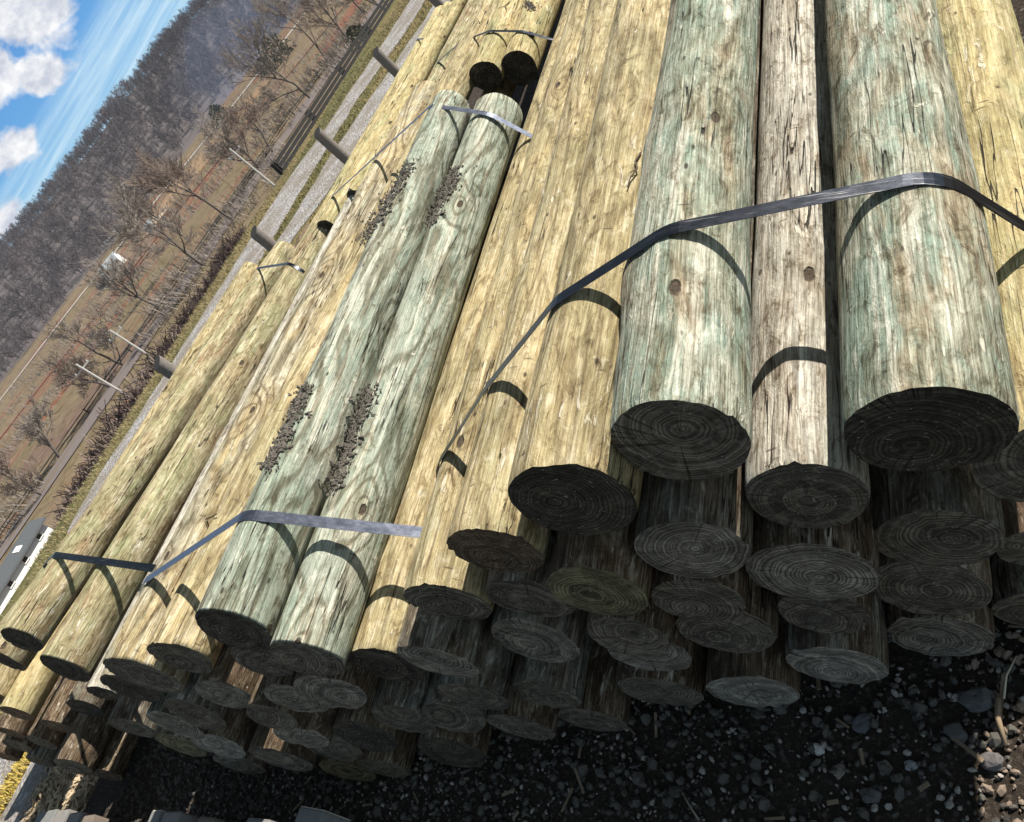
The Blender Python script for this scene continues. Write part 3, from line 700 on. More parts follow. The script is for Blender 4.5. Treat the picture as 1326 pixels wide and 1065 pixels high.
grass('yard_grass', 'thin brown grass between the inner gravel track and the posts', 7000, p_in, .02, .06, GGRN)
grass('verge_grass', 'dry yellow grass bank along the outer gravel track', 20000, p_verge, .02, .065, GDRY)
def p_yel():
    y = random.uniform(-1.5, 1.6); return random.uniform(interp(OI, y) + .03, interp(IO, y) - .03), y
grass('yellow_grass', 'bright yellow dead grass strip at the bottom left corner', 3000, p_yel, .03, .09, grass_mat('yellow_grass', (.55, .40, .10), (.40, .33, .10)))
# wood shavings on the ground at the left
m = MB()
SHAVE = simple('shavings', (.46, .36, .24), .9, 0, 15, .4)
for i in range(1500):
    x, y = random.uniform(-8.3, -6.85), random.uniform(-.4, 1.3); l, w = random.uniform(.015, .05), random.uniform(.006, .014)
    Mx = Matrix.Translation((x, y, .008 + random.random() * .012)) @ Matrix.Rotation(random.uniform(0, 6.28), 4, 'Z') @ Matrix.Rotation(random.gauss(0, .35), 4, 'Y') @ Matrix.Rotation(random.gauss(0, .35), 4, 'X')
    m.box(-l, l, -w, w, -.0015, .0015, Mx)
tag(m.build('wood_shavings', SHAVE), 'pale wood shavings scattered on the lit ground beside the low left pile', 'shavings', None, 'stuff')

# ------------------------------------------------------------------ stones
def stone_mat(name, a, b):
    t = NT(name); tc, p, r = t.objco(); vi = t.noise(p, 11, 1); n = t.noise(p, 60, 5, .65)
    return t.done(t.mix(t.step(vi, .38, .62), t.mix(n, a, b), t.mix(n, b, a)), .9, t.bump(n, .4, .004), spec=.25)
_b = bmesh.new(); bmesh.ops.create_icosphere(_b, subdivisions=1, radius=1); ICO = np.array([v.co[:] for v in _b.verts]); ICOF = np.array([[v.index for v in f.verts] for f in _b.faces]); _b.free()
def stones(name, label, n, xr, yr, smin, smax, mat):
    Vs = []; Fs = []
    for i in range(n):
        s = smin * (smax / smin) ** (rng.random() ** 1.8)
        A = rng.normal(size=(3, 3)); q, _ = np.linalg.qr(A)
        v = ICO * (1 + .28 * (rng.random((len(ICO), 1)) - .5)) * s * np.array([1, .5 + .5 * rng.random(), .35 + .5 * rng.random()])
        v = v @ q.T; x, y = rng.uniform(*xr), rng.uniform(*yr)
        v = v + np.array([x, y, s * .25 + .004]); Fs.append(ICOF + len(ICO) * i); Vs.append(v)
    Vs = np.concatenate(Vs); Fs = np.concatenate(Fs)
    o = link(name, mesh_from(name, Vs.tolist(), Fs.tolist()), mat); tag(o, label, 'gravel', None, 'stuff')
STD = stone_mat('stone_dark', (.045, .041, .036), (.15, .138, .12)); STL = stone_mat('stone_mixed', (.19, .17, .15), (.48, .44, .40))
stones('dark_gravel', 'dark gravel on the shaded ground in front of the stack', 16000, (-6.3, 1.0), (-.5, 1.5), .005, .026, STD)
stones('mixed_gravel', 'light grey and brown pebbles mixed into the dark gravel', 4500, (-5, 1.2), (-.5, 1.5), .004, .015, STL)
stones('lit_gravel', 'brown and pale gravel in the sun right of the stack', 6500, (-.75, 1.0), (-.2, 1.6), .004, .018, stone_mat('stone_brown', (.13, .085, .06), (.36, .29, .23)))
def one_stone(px, py, s, col, label, flat=.6):
    p = on_z(px, py, .015)
    b = bmesh.new(); bmesh.ops.create_icosphere(b, subdivisions=3, radius=1)
    sd = Vector((px, py, 1.3))
    for v in b.verts:
        c = v.co.copy(); k = 1 + .35 * noise.noise(c * 1.3 + sd) + .12 * noise.noise(c * 3.5 + sd); v.co = Vector((c.x * k * s, c.y * k * s * .8, c.z * k * s * flat))
    me = D.meshes.new('stone'); b.to_mesh(me); b.free()
    o = link('stone', me, stone_mat('stone_tint', tuple(x * .7 for x in col), tuple(min(1, x * 1.25) for x in col)), None, False); o.location = (p.x, p.y, s * flat * .5 + .004); o.rotation_euler = (0, 0, px)
    tag(o, label, 'stone')
one_stone(1058, 970, .019, (.60, .58, .54), 'bright white stone alone on the dark gravel')
one_stone(1237, 948, .028, (.12, .118, .112), 'dark grey stone near the lit ground at the right, larger of two', .5)
one_stone(1266, 906, .040, (.12, .12, .118), 'biggest dark stone under the lowest pole ends, by the edge of the shadow', .5)
one_stone(1116, 936, .030, (.10, .10, .105), 'dark bluish stone below the greenish pale pole end', .6)
one_stone(1178, 990, .017, (.30, .31, .32), 'slim pale grey stone standing out right of the white stone', .4)
one_stone(1085, 998, .020, (.22, .19, .16), 'tan flat stone just below the white stone', .4)
one_stone(1285, 986, .026, (.13, .12, .12), 'rough dark stone close to the edge of the sunlight', .6)
one_stone(1128, 1030, .024, (.12, .115, .115), 'dark rounded stone near the bottom edge', .6)
m = MB()
for i in range(200):
    x, y = random.uniform(-4.5, .6), random.uniform(-.4, 1.2); l, w = random.uniform(.012, .05), random.uniform(.002, .006)
    Mx = Matrix.Translation((x, y, .014 + random.random() * .014)) @ Matrix.Rotation(random.uniform(0, 6.28), 4, 'Z') @ Matrix.Rotation(random.gauss(0, .2), 4, 'Y')
    m.box(-l, l, -w, w, -.0015, .002, Mx)
tag(m.build('wood_splinters', simple('splinter', (.24, .18, .12), .9, 0, 20, .5)), 'brown wood splinters lying among the gravel', 'splinters', None, 'stuff')
def stick(a, b, r, label, mat):
    p, q = on_z(*a, .02), on_z(*b, .02); mm = p.lerp(q, .5) + Vector((random.gauss(0, .01), random.gauss(0, .01), .008))
    k = MB(); k.tube([p, mm, q], [r, r * .9, r * .6], 7); tag(k.build('stick', mat, None, True), label, 'stick')
stick((1292, 905), (1303, 965), .008, 'thick tan stick at the edge of the sunlit gravel', simple('pale_stick', (.30, .22, .14), .9))
stick((1300, 905), (1316, 850), .003, 'thin pale straw across the sunlit gravel', simple('straw_stem', (.55, .48, .34), .9))
stick((905, 1062), (880, 1020), .003, 'thin dry grass stem at the bottom edge', simple('dry_stem', (.30, .26, .2), .9))

# ------------------------------------------------------------------ squared timbers at the bottom edge
TIM = {'grey': simple('timber_grey', (.25, .235, .22), .85, 0, 30, .35, .4), 'blue': simple('timber_blue_grey', (.22, .22, .215), .8, 0, 30, .3, .4), 'cream': simple('timber_painted_sun', (.55, .49, .40), .85, 0, 30, .25, .4), 'brown': simple('timber_brown', (.20, .16, .13), .9, 0, 30, .35, .4)}  # cream: sunlight put into the colour of the end faces
def timber(px, py, w, h, rz, col, endcol, label, z=.36, L=1.0):
    p = on_z(px, py, z); o = empty('squared_timber', (p.x, p.y, 0), rz)
    m = MB(); m.box(-w / 2, w / 2, -L, -.004, z - h, z); b = m.build('beam', TIM[col], o); bevel(b, .005)
    m = MB(); m.box(-w / 2 + .003, w / 2 - .003, -.0045, 0, z - h + .003, z - .003); m.build('cut_end', TIM[endcol], o)
    m = MB(); m.box(-w / 2 + .01, w / 2 - .01, -L * .9, -.12, 0, z - h - .001); m.build('bearer', TIM['brown'], o)
    tag(o, label, 'timber', 'squared timbers at the bottom edge')
timber(62, 1050, .34, .09, .10, 'blue', 'grey', 'wide blue-grey timber, leftmost of the squared timbers at the bottom edge')
timber(82, 1049, .20, .10, .10, 'grey', 'grey', 'grey timber right beside the wide blue-grey one')
timber(98, 1052, .20, .10, .10, 'grey', 'brown', 'grey timber third from the left at the bottom edge')
timber(114, 1056, .20, .10, .10, 'brown', 'brown', 'brownish timber closing the left row at the bottom edge')
timber(203, 1049, .11, .12, .05, 'blue', 'cream', 'narrow blue-grey timber, left one of a pair at the bottom edge')
timber(224, 1051, .20, .12, .05, 'grey', 'brown', 'broad grey timber, right one of a pair at the bottom edge')
timber(268, 1058, .16, .10, .0, 'brown', 'brown', 'low brown timber right of the pair at the bottom edge')
timber(335, 1060, .20, .10, .0, 'blue', 'grey', 'flat blue-grey timber barely rising over the bottom edge')
timber(404, 1046, .19, .14, -.05, 'blue', 'cream', 'rightmost squared timber, with a cream end painted to look sunlit')

# ------------------------------------------------------------------ posts along the stack's far side
POSTM = simple('post_wood', (.19, .17, .155), .9, 0, 25, .4, .5); POSTE = simple('post_top', (.035, .033, .033), .9, 0, 40, .4, .5)
def post(x, y, h, r, label):
    o = empty('wooden_post', (x, y, 0), 0); n = 20; V = []; F = []
    zs = [-.05, .2, .45, h - .10, h]
    for i, z in enumerate(zs):
        for k in range(n):
            a = 2 * math.pi * k / n; q = r * (1 + .05 * noise.noise(Vector((math.cos(a) * 2, z * 2 + y, math.sin(a) * 2))))
            xx, yy = q * math.cos(a), q * math.sin(a)
            V.append((xx, yy, z + (yy * .45 if i == 4 else 0)))
    for i in range(4):
        for k in range(n): F.append((i * n + k, i * n + (k + 1) % n, (i + 1) * n + (k + 1) % n, (i + 1) * n + k))
    link('shaft', mesh_from('shaft', V, F), POSTM, o, True)
    T = [V[4 * n + k] for k in range(n)] + [(0, 0, h + .002)]
    link('sloped_top', mesh_from('sloped_top', T, [(k, (k + 1) % n, n) for k in range(n)]), POSTE, o)
    tag(o, label, 'post', 'stout posts beside the gravel track')
post(-8.7, 4.84, 1.0, .088, 'nearest stout post, just above the leftmost top pole at mid left')
post(-8.7, 7.30, .87, .085, 'stout post standing by the far tip of the leftmost top pole')
post(-8.7, 9.62, .86, .085, 'stout post third from the near end, beside the fat straw pole')
post(-8.7, 12.15, .76, .085, 'stout post fourth from the near end, against the gravel track')
post(-8.7, 14.7, .80, .09, 'farthest stout post, at the top edge beyond the rounded pole tip')

# ------------------------------------------------------------------ black board fence on the brow
BLACK = simple('black_board', (.012, .012, .013), .7, 0, 20, .4)
def board_fence():
    x0 = -15.95; y0, y1 = 15.6, 62; ref = Vector((x0, y0, height(x0, y0))); o = empty('board_fence', ref)
    y = y0; ps = []
    while y <= y1:
        ps.append(Vector((x0, y, height(x0, y)))); y += 2.4
    for p in ps:
        m = MB(); q = p - ref; m.box(q.x - .06, q.x + .06, q.y - .06, q.y + .06, q.z - .1, q.z + .36); m.build('fence_post', BLACK, o)
    for hgt in (.06, .18, .30):
        m = MB()
        for a, b in zip(ps, ps[1:]):
            a, b = a - ref, b - ref
            v = [(a.x + dx, a.y, a.z + hgt + dz) for dx in (.064, .09) for dz in (-.046, .046)] + [(b.x + dx, b.y - .004, b.z + hgt + dz) for dx in (.064, .09) for dz in (-.046, .046)]
            m.add(v, [(0, 1, 3, 2), (4, 6, 7, 5), (0, 2, 6, 4), (1, 5, 7, 3), (0, 4, 5, 1), (2, 3, 7, 6)])
        m.build('rail', BLACK, o)
    tag(o, 'low black three-rail fence running along the edge of the yard', 'fence')
board_fence()

# ------------------------------------------------------------------ valley road and the dark line of fence beyond it
def strip(name, x0f, x1f, ya, yb, dz, mat, st=6):
    V = []; F = []; y = ya; i = 0; nc = 6
    while y <= yb:
        for k in range(nc):
            x = x0f(y) + (x1f(y) - x0f(y)) * k / (nc - 1); V.append((x, y, height(x, y) + dz))
        y += st; i += 1
    for j in range(i - 1):
        for k in range(nc - 1): F.append((j * nc + k, j * nc + k + 1, (j + 1) * nc + k + 1, (j + 1) * nc + k))
    o = link(name, mesh_from(name, V, F), mat, None, True); tag(o, None, None, None, 'structure'); return o
rx = lambda y: -127.5 + .125 * (y - 39)
def road_mat():
    t = NT('valley_road'); pos = t.n('NewGeometry').outputs['Position']
    c = t.mix(t.noise(pos, .5, 5, .7), (.13, .105, .105), (.21, .175, .165)); c = t.mix(t.step(t.noise(t.scale(pos, (1, .2, 1)), .3, 4), .55, .62), c, (.16, .12, .08)); return t.done(c, .95)
strip('valley_road', lambda y: rx(y) + .8, lambda y: rx(y) + 12, -120, 190, .12, road_mat())
def low_fence():
    ref = Vector((rx(40), 40, height(rx(40), 40))); o = empty('rail_fence', ref); pr = MB(); prv = None; y = -40
    rails = [MB(), MB()]; n = 0
    while y < 170:
        p = Vector((rx(y) + .2, y, height(rx(y) + .2, y))) - ref
        if n % 2 == 0:
            k = MB(); k.box(p.x - .08, p.x + .08, p.y - .08, p.y + .08, p.z - .2, p.z + 1.25); k.build('fence_post', BLACK, o)
        if prv:
            for ri, hh in enumerate((.65, 1.1)):
                rails[ri].tube([prv + Vector((.1, 0, hh)), p + Vector((.1, 0, hh))], [.10, .10], 4)
        prv = p; y += 6; n += 1
    for r_ in rails: r_.build('rail', BLACK, o)
    tag(o, 'thin dark rail fence along the far side of the valley road', 'fence')
low_fence()
strip('far_road', lambda y: -math.sqrt(max(1, 540 ** 2 - y * y)), lambda y: -math.sqrt(max(1, 533 ** 2 - y * y)), 40, 520, .3, simple('far_gravel', (.46, .42, .38), .95, 0, 2, .2), 8)
strip('dirt_lane', lambda y: -math.sqrt(max(1, 330 ** 2 - y * y)), lambda y: -math.sqrt(max(1, 324 ** 2 - y * y)), 20, 310, .25, simple('red_dirt', (.24, .10, .06), .95, 0, 1, .3), 8)

# ------------------------------------------------------------------ trees
BARK = simple('bark_dark', (.12, .10, .09), .95, 0, 8, .35); TWG = simple('twigs_grey', (.25, .215, .19), .95, 0, 3, .35); TWR = simple('twigs_red_brown', (.24, .185, .155), .95, 0, 3, .35)
def tree_meshes(seed, H, spread, twig_r=.036, trunk_r=.26, depth=5, lean=.12, kids=(3, 4), base=.25):
    rnd = random.Random(seed); T = MB(); C = MB()
    def grow(p, d, L, r, lev):
        n = 4 if lev < 2 else 3; pts = [p]; rads = [r]; q = p.copy(); dd = d.copy()
        for i in range(n):
            dd = (dd + Vector((rnd.gauss(0, .16), rnd.gauss(0, .16), rnd.gauss(.04, .10)))).normalized(); q = q + dd * (L / n); pts.append(q.copy()); rads.append(max(twig_r * .6, r * (1 - .5 * (i + 1) / n)))
        (T if lev < 2 else C).tube(pts, rads, 5 if lev < 2 else 3, cap=False)
        if lev >= depth: return
        for k in range(rnd.randint(*kids)):
            f = rnd.uniform(base if lev == 0 else .2, 1.0); j = min(int(f * n), n - 1); st = pts[j].lerp(pts[j + 1], f * n - j)
            ax = Vector((rnd.gauss(0, 1), rnd.gauss(0, 1), rnd.gauss(0, 1))).cross(dd).normalized()
            nd = (Matrix.Rotation(rnd.uniform(.35, .95) * spread, 3, ax) @ dd + Vector((0, 0, .12))).normalized()
            grow(st, nd, L * rnd.uniform(.5, .75), max(twig_r, r * rnd.uniform(.4, .55)), lev + 1)
        grow(q, dd, L * .62, max(twig_r, r * .5), lev + 1)
    grow(Vector((0, 0, -.3)), Vector((rnd.gauss(0, lean), rnd.gauss(0, lean), 1)).normalized(), H * .42, trunk_r, 0)
    return T, C
def bare_tree(px, py, dist, H, seed, label, spread=1.0, mat=None, top=None, group='bare trees in the valley', **kw):
    p = at_dist(px, py, dist); z = height(p.x, p.y)
    T, C = tree_meshes(seed, H * 1.2, spread, **kw)
    o = empty('bare_tree', (p.x, p.y, z), random.uniform(0, 6))
    T.build('trunk', BARK, o, True); C.build('crown', mat or TWG, o)
    tag(o, label, 'tree', group); return o
bare_tree(265, 345, 134, 15, 11, 'bare tree with several dark limbs fanning out, right of the white farmhouse', 1.1, None, kids=(3, 4), base=.08)
bare_tree(245, 312, 190, 19, 12, 'large round bare tree below the far woods, right of the tan shed', 1.15, None, kids=(3, 4))
bare_tree(303, 285, 142, 15, 13, 'tall bare tree with two dark parallel trunks by the dark fence line', .7, TWR, kids=(3, 4), base=.4)
bare_tree(318, 205, 165, 13, 14, 'dense twiggy grey bare tree behind the white utility pole', 1.2, None, kids=(3, 4), base=.1)
bare_tree(345, 190, 160, 11, 24, 'shorter twiggy bare tree next to the dense grey one', 1.2, TWR, kids=(3, 4), base=.1)
bare_tree(405, 130, 170, 17, 15, 'bare tree with one long curved low limb, beyond the black fence', .9, None, kids=(3, 4), base=.3)
bare_tree(425, 83, 200, 18, 16, 'slim bare tree near the far end of the black fence', .75, None, kids=(3, 4), base=.3)
bare_tree(455, 55, 190, 15, 17, 'leaning bare tree in front of red earth near the top edge', .8, TWR, kids=(3, 4))
bare_tree(160, 472, 142, 12, 18, 'wide low bare tree between the two left utility poles', 1.25, None, kids=(3, 4), base=.1)
bare_tree(150, 505, 136, 10, 25, 'scrubby bare tree below the leftmost utility pole', 1.2, TWR, kids=(3, 4), base=.08)
bare_tree(215, 400, 150, 12, 19, 'thin bare tree left of the one with fanning limbs', .8, None, kids=(3, 4))
bare_tree(70, 590, 135, 9, 20, 'small bare tree alone in the field at the left edge', 1.0, None, kids=(3, 4), base=.2)
bare_tree(30, 628, 125, 8, 21, 'low spreading bare tree above the white house roof', 1.2, TWR, kids=(3, 4), base=.1)
bare_tree(200, 270, 300, 16, 22, 'reddish bare tree in front of the hill above the tan shed', 1.0, TWR, kids=(3, 4), twig_r=.08)
bare_tree(215, 245, 330, 18, 23, 'grey rounded bare tree against the hill, highest by the far white road', 1.0, None, kids=(3, 4), twig_r=.09)
bare_tree(475, 20, 210, 15, 26, 'bare tree at the top edge beyond the black fence', .8, None, kids=(3, 4))
bare_tree(500, 2, 120, 15, 27, 'bare tree cut by the top edge right of the black fence end', .8, None, kids=(3, 4))

def scrub(px, py, dist, w, h, seed, label, mat, dens=160):
    p = at_dist(px, py, dist); z = height(p.x, p.y); rnd = random.Random(seed); m = MB()
    for i in range(dens):
        a, q = rnd.uniform(0, 6.28), rnd.random() ** .6; b = Vector((math.cos(a) * q * w * .5, math.sin(a) * q * w * .5, -.2))
        d = Vector((rnd.gauss(0, .4), rnd.gauss(0, .4), 1)).normalized(); L = h * rnd.uniform(.5, 1.1) * (1 - .4 * q)
        mid = b + d * L * .6; m.tube([b, mid, mid + (d + Vector((rnd.gauss(0, .5), rnd.gauss(0, .5), 0))) * L * .35], [.07, .06, .04], 3, False)
        for k in range(3):
            s = b + d * L * rnd.uniform(.3, .8); m.tube([s, s + Vector((rnd.gauss(0, .5), rnd.gauss(0, .5), rnd.uniform(.2, .9))) * L * .35], [.05, .035], 3, False)
    o = m.build('thicket', mat); o.location = (p.x, p.y, z); tag(o, label, 'bush', 'brown thickets below the yard'); return o
TWD = simple('twigs_dark_maroon', (.060, .040, .036), .95, 0, 3, .4)
SC = [(188, 500, 88, 13, 5.0), (215, 470, 90, 11, 4.5), (160, 545, 86, 13, 5.0), (130, 585, 84, 12, 4.5), (102, 622, 82, 11, 4.2), (245, 425, 96, 11, 4.0), (72, 655, 80, 9, 3.8), (275, 372, 104, 9, 3.4), (300, 330, 112, 8, 3.2)]
SL = ['darkest maroon thicket below the leftmost utility pole', 'dark thicket at the foot of the second utility pole', 'dark maroon thicket left of the utility poles', 'dark thicket halfway between the white house and the utility poles', 'dark thicket nearer the white house', 'brown thicket right of the second utility pole', 'low dark thicket right beside the white house', 'low brown thicket under the fan-limbed bare tree', 'last low thicket, near the twin-trunked bare tree']
for i, (px, py, d_, w, h) in enumerate(SC): scrub(px, py, d_, w, h, 50 + i, SL[i], TWD if i % 3 else TWR, 260)

def leaf_mat(name, a, b):
    t = NT(name); pos = t.n('NewGeometry').outputs['Position']; return t.done(t.mix(t.noise(pos, .8, 4, .6), a, b), .9, spec=.15)
EVG = leaf_mat('cedar_green', (.065, .075, .048), (.13, .13, .085)); EVB = leaf_mat('pine_dark', (.045, .058, .052), (.085, .10, .08))
def evergreen(px, py, dist, H, W, seed, label, mat):
    p = at_dist(px, py, dist); z = height(p.x, p.y); rnd = random.Random(seed); o = empty('evergreen_tree', (p.x, p.y, z))
    t = MB(); t.tube([(0, 0, -.3), (0, 0, H * .5), (.1, 0, H * .92)], [H * .022, H * .015, .03], 6); t.build('trunk', BARK, o)
    V = []; F = []
    for i in range(900):
        f = rnd.random() ** .8; zz = H * (.08 + .9 * f); rr = W * .5 * math.sqrt(max(.03, 1 - f * f)) * .9 * (.55 + .45 * rnd.random()) * (1 + .35 * noise.noise(Vector((f * 6, i * .001, seed)))); a = rnd.uniform(0, 6.28) 
        rr *= 1 + .9 * noise.noise(Vector((math.cos(a) * 2, math.sin(a) * 2, f * 5 + seed)))
        c = Vector((math.cos(a) * rr, math.sin(a) * rr, zz)); s = rnd.uniform(.2, .5) * W * .12
        u = Vector((rnd.gauss(0, 1), rnd.gauss(0, 1), rnd.gauss(0, 1))).normalized(); v = u.orthogonal().normalized(); b = len(V)
        V += [c - u * s, c + v * s * .5, c + u * s, c - v * s * .4]; F.append((b, b + 1, b + 2, b + 3))
    link('crown', mesh_from('crown', V, F), mat, o); tag(o, label, 'tree', 'dark evergreens at the foot of the woods')
evergreen(275, 142, 470, 12, 14, 1, 'dark blue-green pine at the foot of the woods beside the smoke', EVB)
evergreen(345, 55, 420, 14, 17, 3, 'big olive cedar in front of the smoke near the top edge', EVG)
evergreen(332, 75, 430, 10, 12, 4, 'smaller cedar left of the big one, in front of the smoke', EVB)
evergreen(165, 272, 520, 8, 5, 5, 'tiny dark evergreen on the slope above the white farmhouse', EVB)
evergreen(450, 35, 150, 4, 5, 6, 'green bush beside the far end of the black fence', EVG)

# low brush scattered over the valley floor: nobody could count it
def brush():
    m = MB(); rnd = random.Random(77); n = 0
    while n < 1700:
        az = R(rnd.uniform(-84, -22)); d = 128 + 400 * rnd.random() ** 1.3; x, y = d * math.sin(az), d * math.cos(az)
        if noise.noise(Vector((x * .022, y * .022, 5))) < -.04: continue
        z = height(x, y); s = rnd.uniform(1.2, 3.2) * rnd.choice((1, 1, 1, 2.2)); n += 1
        for i in range(9):
            a = rnd.uniform(0, 6.28); b = Vector((x + rnd.gauss(0, s * .3), y + rnd.gauss(0, s * .3), z - .1)); dd = Vector((math.cos(a) * .6, math.sin(a) * .6, rnd.uniform(.6, 1.4))).normalized()
            e = b + dd * s * rnd.uniform(.5, 1); w = Vector((-dd.y, dd.x, 0)).normalized() * .07
            m.add([b - w, b + w, e], [(0, 1, 2)])
            for j in range(3):
                q = b.lerp(e, rnd.uniform(.3, .9)); f = q + (dd + Vector((rnd.gauss(0, .7), rnd.gauss(0, .7), .2))).normalized() * s * .35; m.add([q - w * .7, q + w * .7, f], [(0, 1, 2)])
    tag(m.build('valley_brush', TWG), 'scattered brown brush and saplings over the valley fields', 'brush', None, 'stuff')
brush()

# distant bare woods on the hill: one mass
def woods():
    tmpl = []
    for s in range(7):
        rnd = random.Random(200 + s); v = []; f = []
        def blade(a, b, w):
            d = (b - a).normalized(); q = d.cross(Vector((rnd.gauss(0, 1), rnd.gauss(0, 1), .2))).normalized() * w; k = len(v)
            v.extend([a - q, a + q, b]); f.append((k, k + 1, k + 2))
        H = 1.0; top = Vector((rnd.gauss(0, .03), rnd.gauss(0, .03), 1))
        blade(Vector((0, 0, -.05)), top, .018); 
        for i in range(34):
            h = rnd.uniform(.10, .94); a = rnd.uniform(0, 6.28); l = (1.05 - h) * rnd.uniform(.35, .7) + .06
            st = top * h; d = Vector((math.cos(a), math.sin(a), rnd.uniform(.7, 1.6))).normalized(); e = st + d * l; blade(st, e, .012)
            for j in range(2):
                m_ = st.lerp(e, rnd.uniform(.3, .8)); blade(m_, m_ + (d + Vector((rnd.gauss(0, .6), rnd.gauss(0, .6), .2))).normalized() * l * .5, .009)
        tmpl.append((np.array([p[:] for p in v]), np.array(f)))
    Vs = []; Fs = []; n = 0; b = 0
    while n < 6400:
        az = R(random.uniform(-92, -14)); d = 585 + 400 * random.random() ** .62
        x, y = d * math.sin(az), d * math.cos(az)
        dens = .5 + .6 * noise.noise(Vector((x * .012, y * .012, 9)))
        if d < 690 and dens < .42 - (d - 690) * .0006: continue
        h = random.uniform(9, 16); v, f = tmpl[random.randrange(7)]; a = random.uniform(0, 6.28); c, s = math.cos(a), math.sin(a)
        w = h * random.uniform(.85, 1.25)
        q = np.stack([(v[:, 0] * c - v[:, 1] * s) * w + x, (v[:, 0] * s + v[:, 1] * c) * w + y, v[:, 2] * h + height(x, y)], 1)
        Vs.append(q); Fs.append(f + b); b += len(v); n += 1
    Vs = np.concatenate(Vs); Fs = np.concatenate(Fs)
    me = D.meshes.new('bare_woods'); me.vertices.add(len(Vs)); me.vertices.foreach_set('co', Vs.ravel()); me.loops.add(Fs.size); me.loops.foreach_set('vertex_index', Fs.ravel().astype(np.int32))
    me.polygons.add(len(Fs)); me.polygons.foreach_set('loop_start', np.arange(0, Fs.size, 3, dtype=np.int32)); me.update(calc_edges=True)
    t = NT('bare_woods'); pos = t.n('NewGeometry').outputs['Position']
    c = t.mix(t.noise(pos, .02, 5, .7), (.092, .078, .084), (.155, .135, .138)); c = t.mix(t.step(t.noise(pos, .012, 4, .6), .54, .66), c, (.185, .15, .15))
    o = link('bare_woods', me, t.done(c, .95, spec=.1)); tag(o, 'grey-purple leafless woods covering the hillside', 'woods', None, 'stuff')
woods()

# ------------------------------------------------------------------ houses and utility poles
WHT = simple('white_siding', (.74, .74, .72), .7, 0, 3, .06); ROOFG = simple('grey_roof', (.085, .095, .105), .7, 0, 5, .2); ROOFP = simple('pale_roof', (.50, .55, .58), .6, .2, 5, .15); TANW = simple('tan_siding', (.48, .34, .22), .8, 0, 3, .15)
GLS = simple('dark_glass', (.02, .022, .025), .2, 0, 3, .1)
def house(loc, rz, W, Dp, H, RH, wall, roof, label, nw=4, cat='house', shed=False, z=None, wz=(.38, .8), ww=.5):
    o = empty('house' if not shed else 'shed', (loc[0], loc[1], height(loc[0], loc[1]) if z is None else z), rz)
    m = MB(); w, d = W / 2, Dp / 2
    v = [(-w, -d, -1), (w, -d, -1), (w, d, -1), (-w, d, -1), (-w, -d, H), (w, -d, H), (w, d, H), (-w, d, H), (-w, 0, H + RH), (w, 0, H + RH)]
    m.add(v, [(0, 1, 5, 4), (2, 3, 7, 6), (1, 2, 6, 9, 5), (3, 0, 4, 8, 7)]); m.build('wall', wall, o)
    m = MB(); e = .5; k = RH / d
    for sg in (-1, 1):
        y0 = sg * (d + e); z0 = H - e * k + .05
        vv = [(-w - .4, y0, z0), (w + .4, y0, z0), (w + .4, 0, H + RH + .05), (-w - .4, 0, H + RH + .05)]; vv += [(a, b, c + .18) for a, b, c in vv]
        m.add(vv, [(0, 1, 2, 3), (4, 5, 6, 7), (0, 1, 5, 4), (1, 2, 6, 5), (3, 0, 4, 7)])
    m.build('roof', roof, o)
    for sg in (-1, 1):
        for i in range(nw):
            x = -w + W * (i + .5) / nw
            q = MB(); q.box(x - ww, x + ww, sg * (d + .03) - .03, sg * (d + .03) + .03, H * wz[0], H * wz[1]); wn = q.build('window', GLS, o)
            q = MB(); fy = sg * (d + .065); q.box(x - ww - .09, x - ww - .002, fy - .02, fy + .02, H * wz[0] - .09, H * wz[1] + .09); q.box(x + ww + .002, x + ww + .09, fy - .02, fy + .02, H * wz[0] - .09, H * wz[1] + .09); q.box(x - ww, x + ww, fy - .02, fy + .02, H * wz[1] + .002, H * wz[1] + .09); q.box(x - ww, x + ww, fy - .02, fy + .02, H * wz[0] - .09, H * wz[0] - .002); q.build('frame', WHT, wn)
    q = MB(); q.box(w + .002, w + .06, -.5, .5, -.2, 2.0); q.build('door', GLS, o)
    tag(o, label, cat); return o
hp = at_dist(10, 746, 78)
hs = house((hp.x, hp.y), R(103), 9.5, 2.6, 3.6, .5, WHT, ROOFG, 'white house with dark grey roof just beyond the yard at the left edge', 4, z=-11, wz=(.835, .925), ww=.26)
m = MB(); m.add([(1.6, -1.2, 3.86), (2.3, -1.2, 3.86), (2.3, -.6, 4.09), (1.6, -.6, 4.09), (1.6, -1.2, 3.94), (2.3, -1.2, 3.94), (2.3, -.6, 4.17), (1.6, -.6, 4.17)], [(4, 5, 6, 7), (0, 1, 5, 4), (1, 2, 6, 5), (2, 3, 7, 6), (3, 0, 4, 7)]); m.build('skylight', WHT, [c_ for c_ in hs.children if c_.name.startswith('roof')][0])
p = at_dist(146, 345, 430); house((p.x, p.y), R(40), 11, 7, 4.2, 2.6, WHT, ROOFP, 'white two-storey farmhouse with pale roof at the foot of the hill', 4)
p = at_dist(136, 366, 410); house((p.x, p.y), R(70), 7, 4, 2.4, 1.3, WHT, ROOFG, 'small white outbuilding left of the farmhouse', 2, 'outbuilding')
p = at_dist(128, 300, 640); house((p.x, p.y), R(50), 13, 6, 3.0, 1.6, WHT, ROOFP, 'long white house on the slope above the farmhouse', 4)
p = at_dist(195, 292, 400); house((p.x, p.y), R(20), 5, 4, 2.6, 1.4, WHT, ROOFP, 'tiny white shed left of the tan one', 1, 'shed', True)
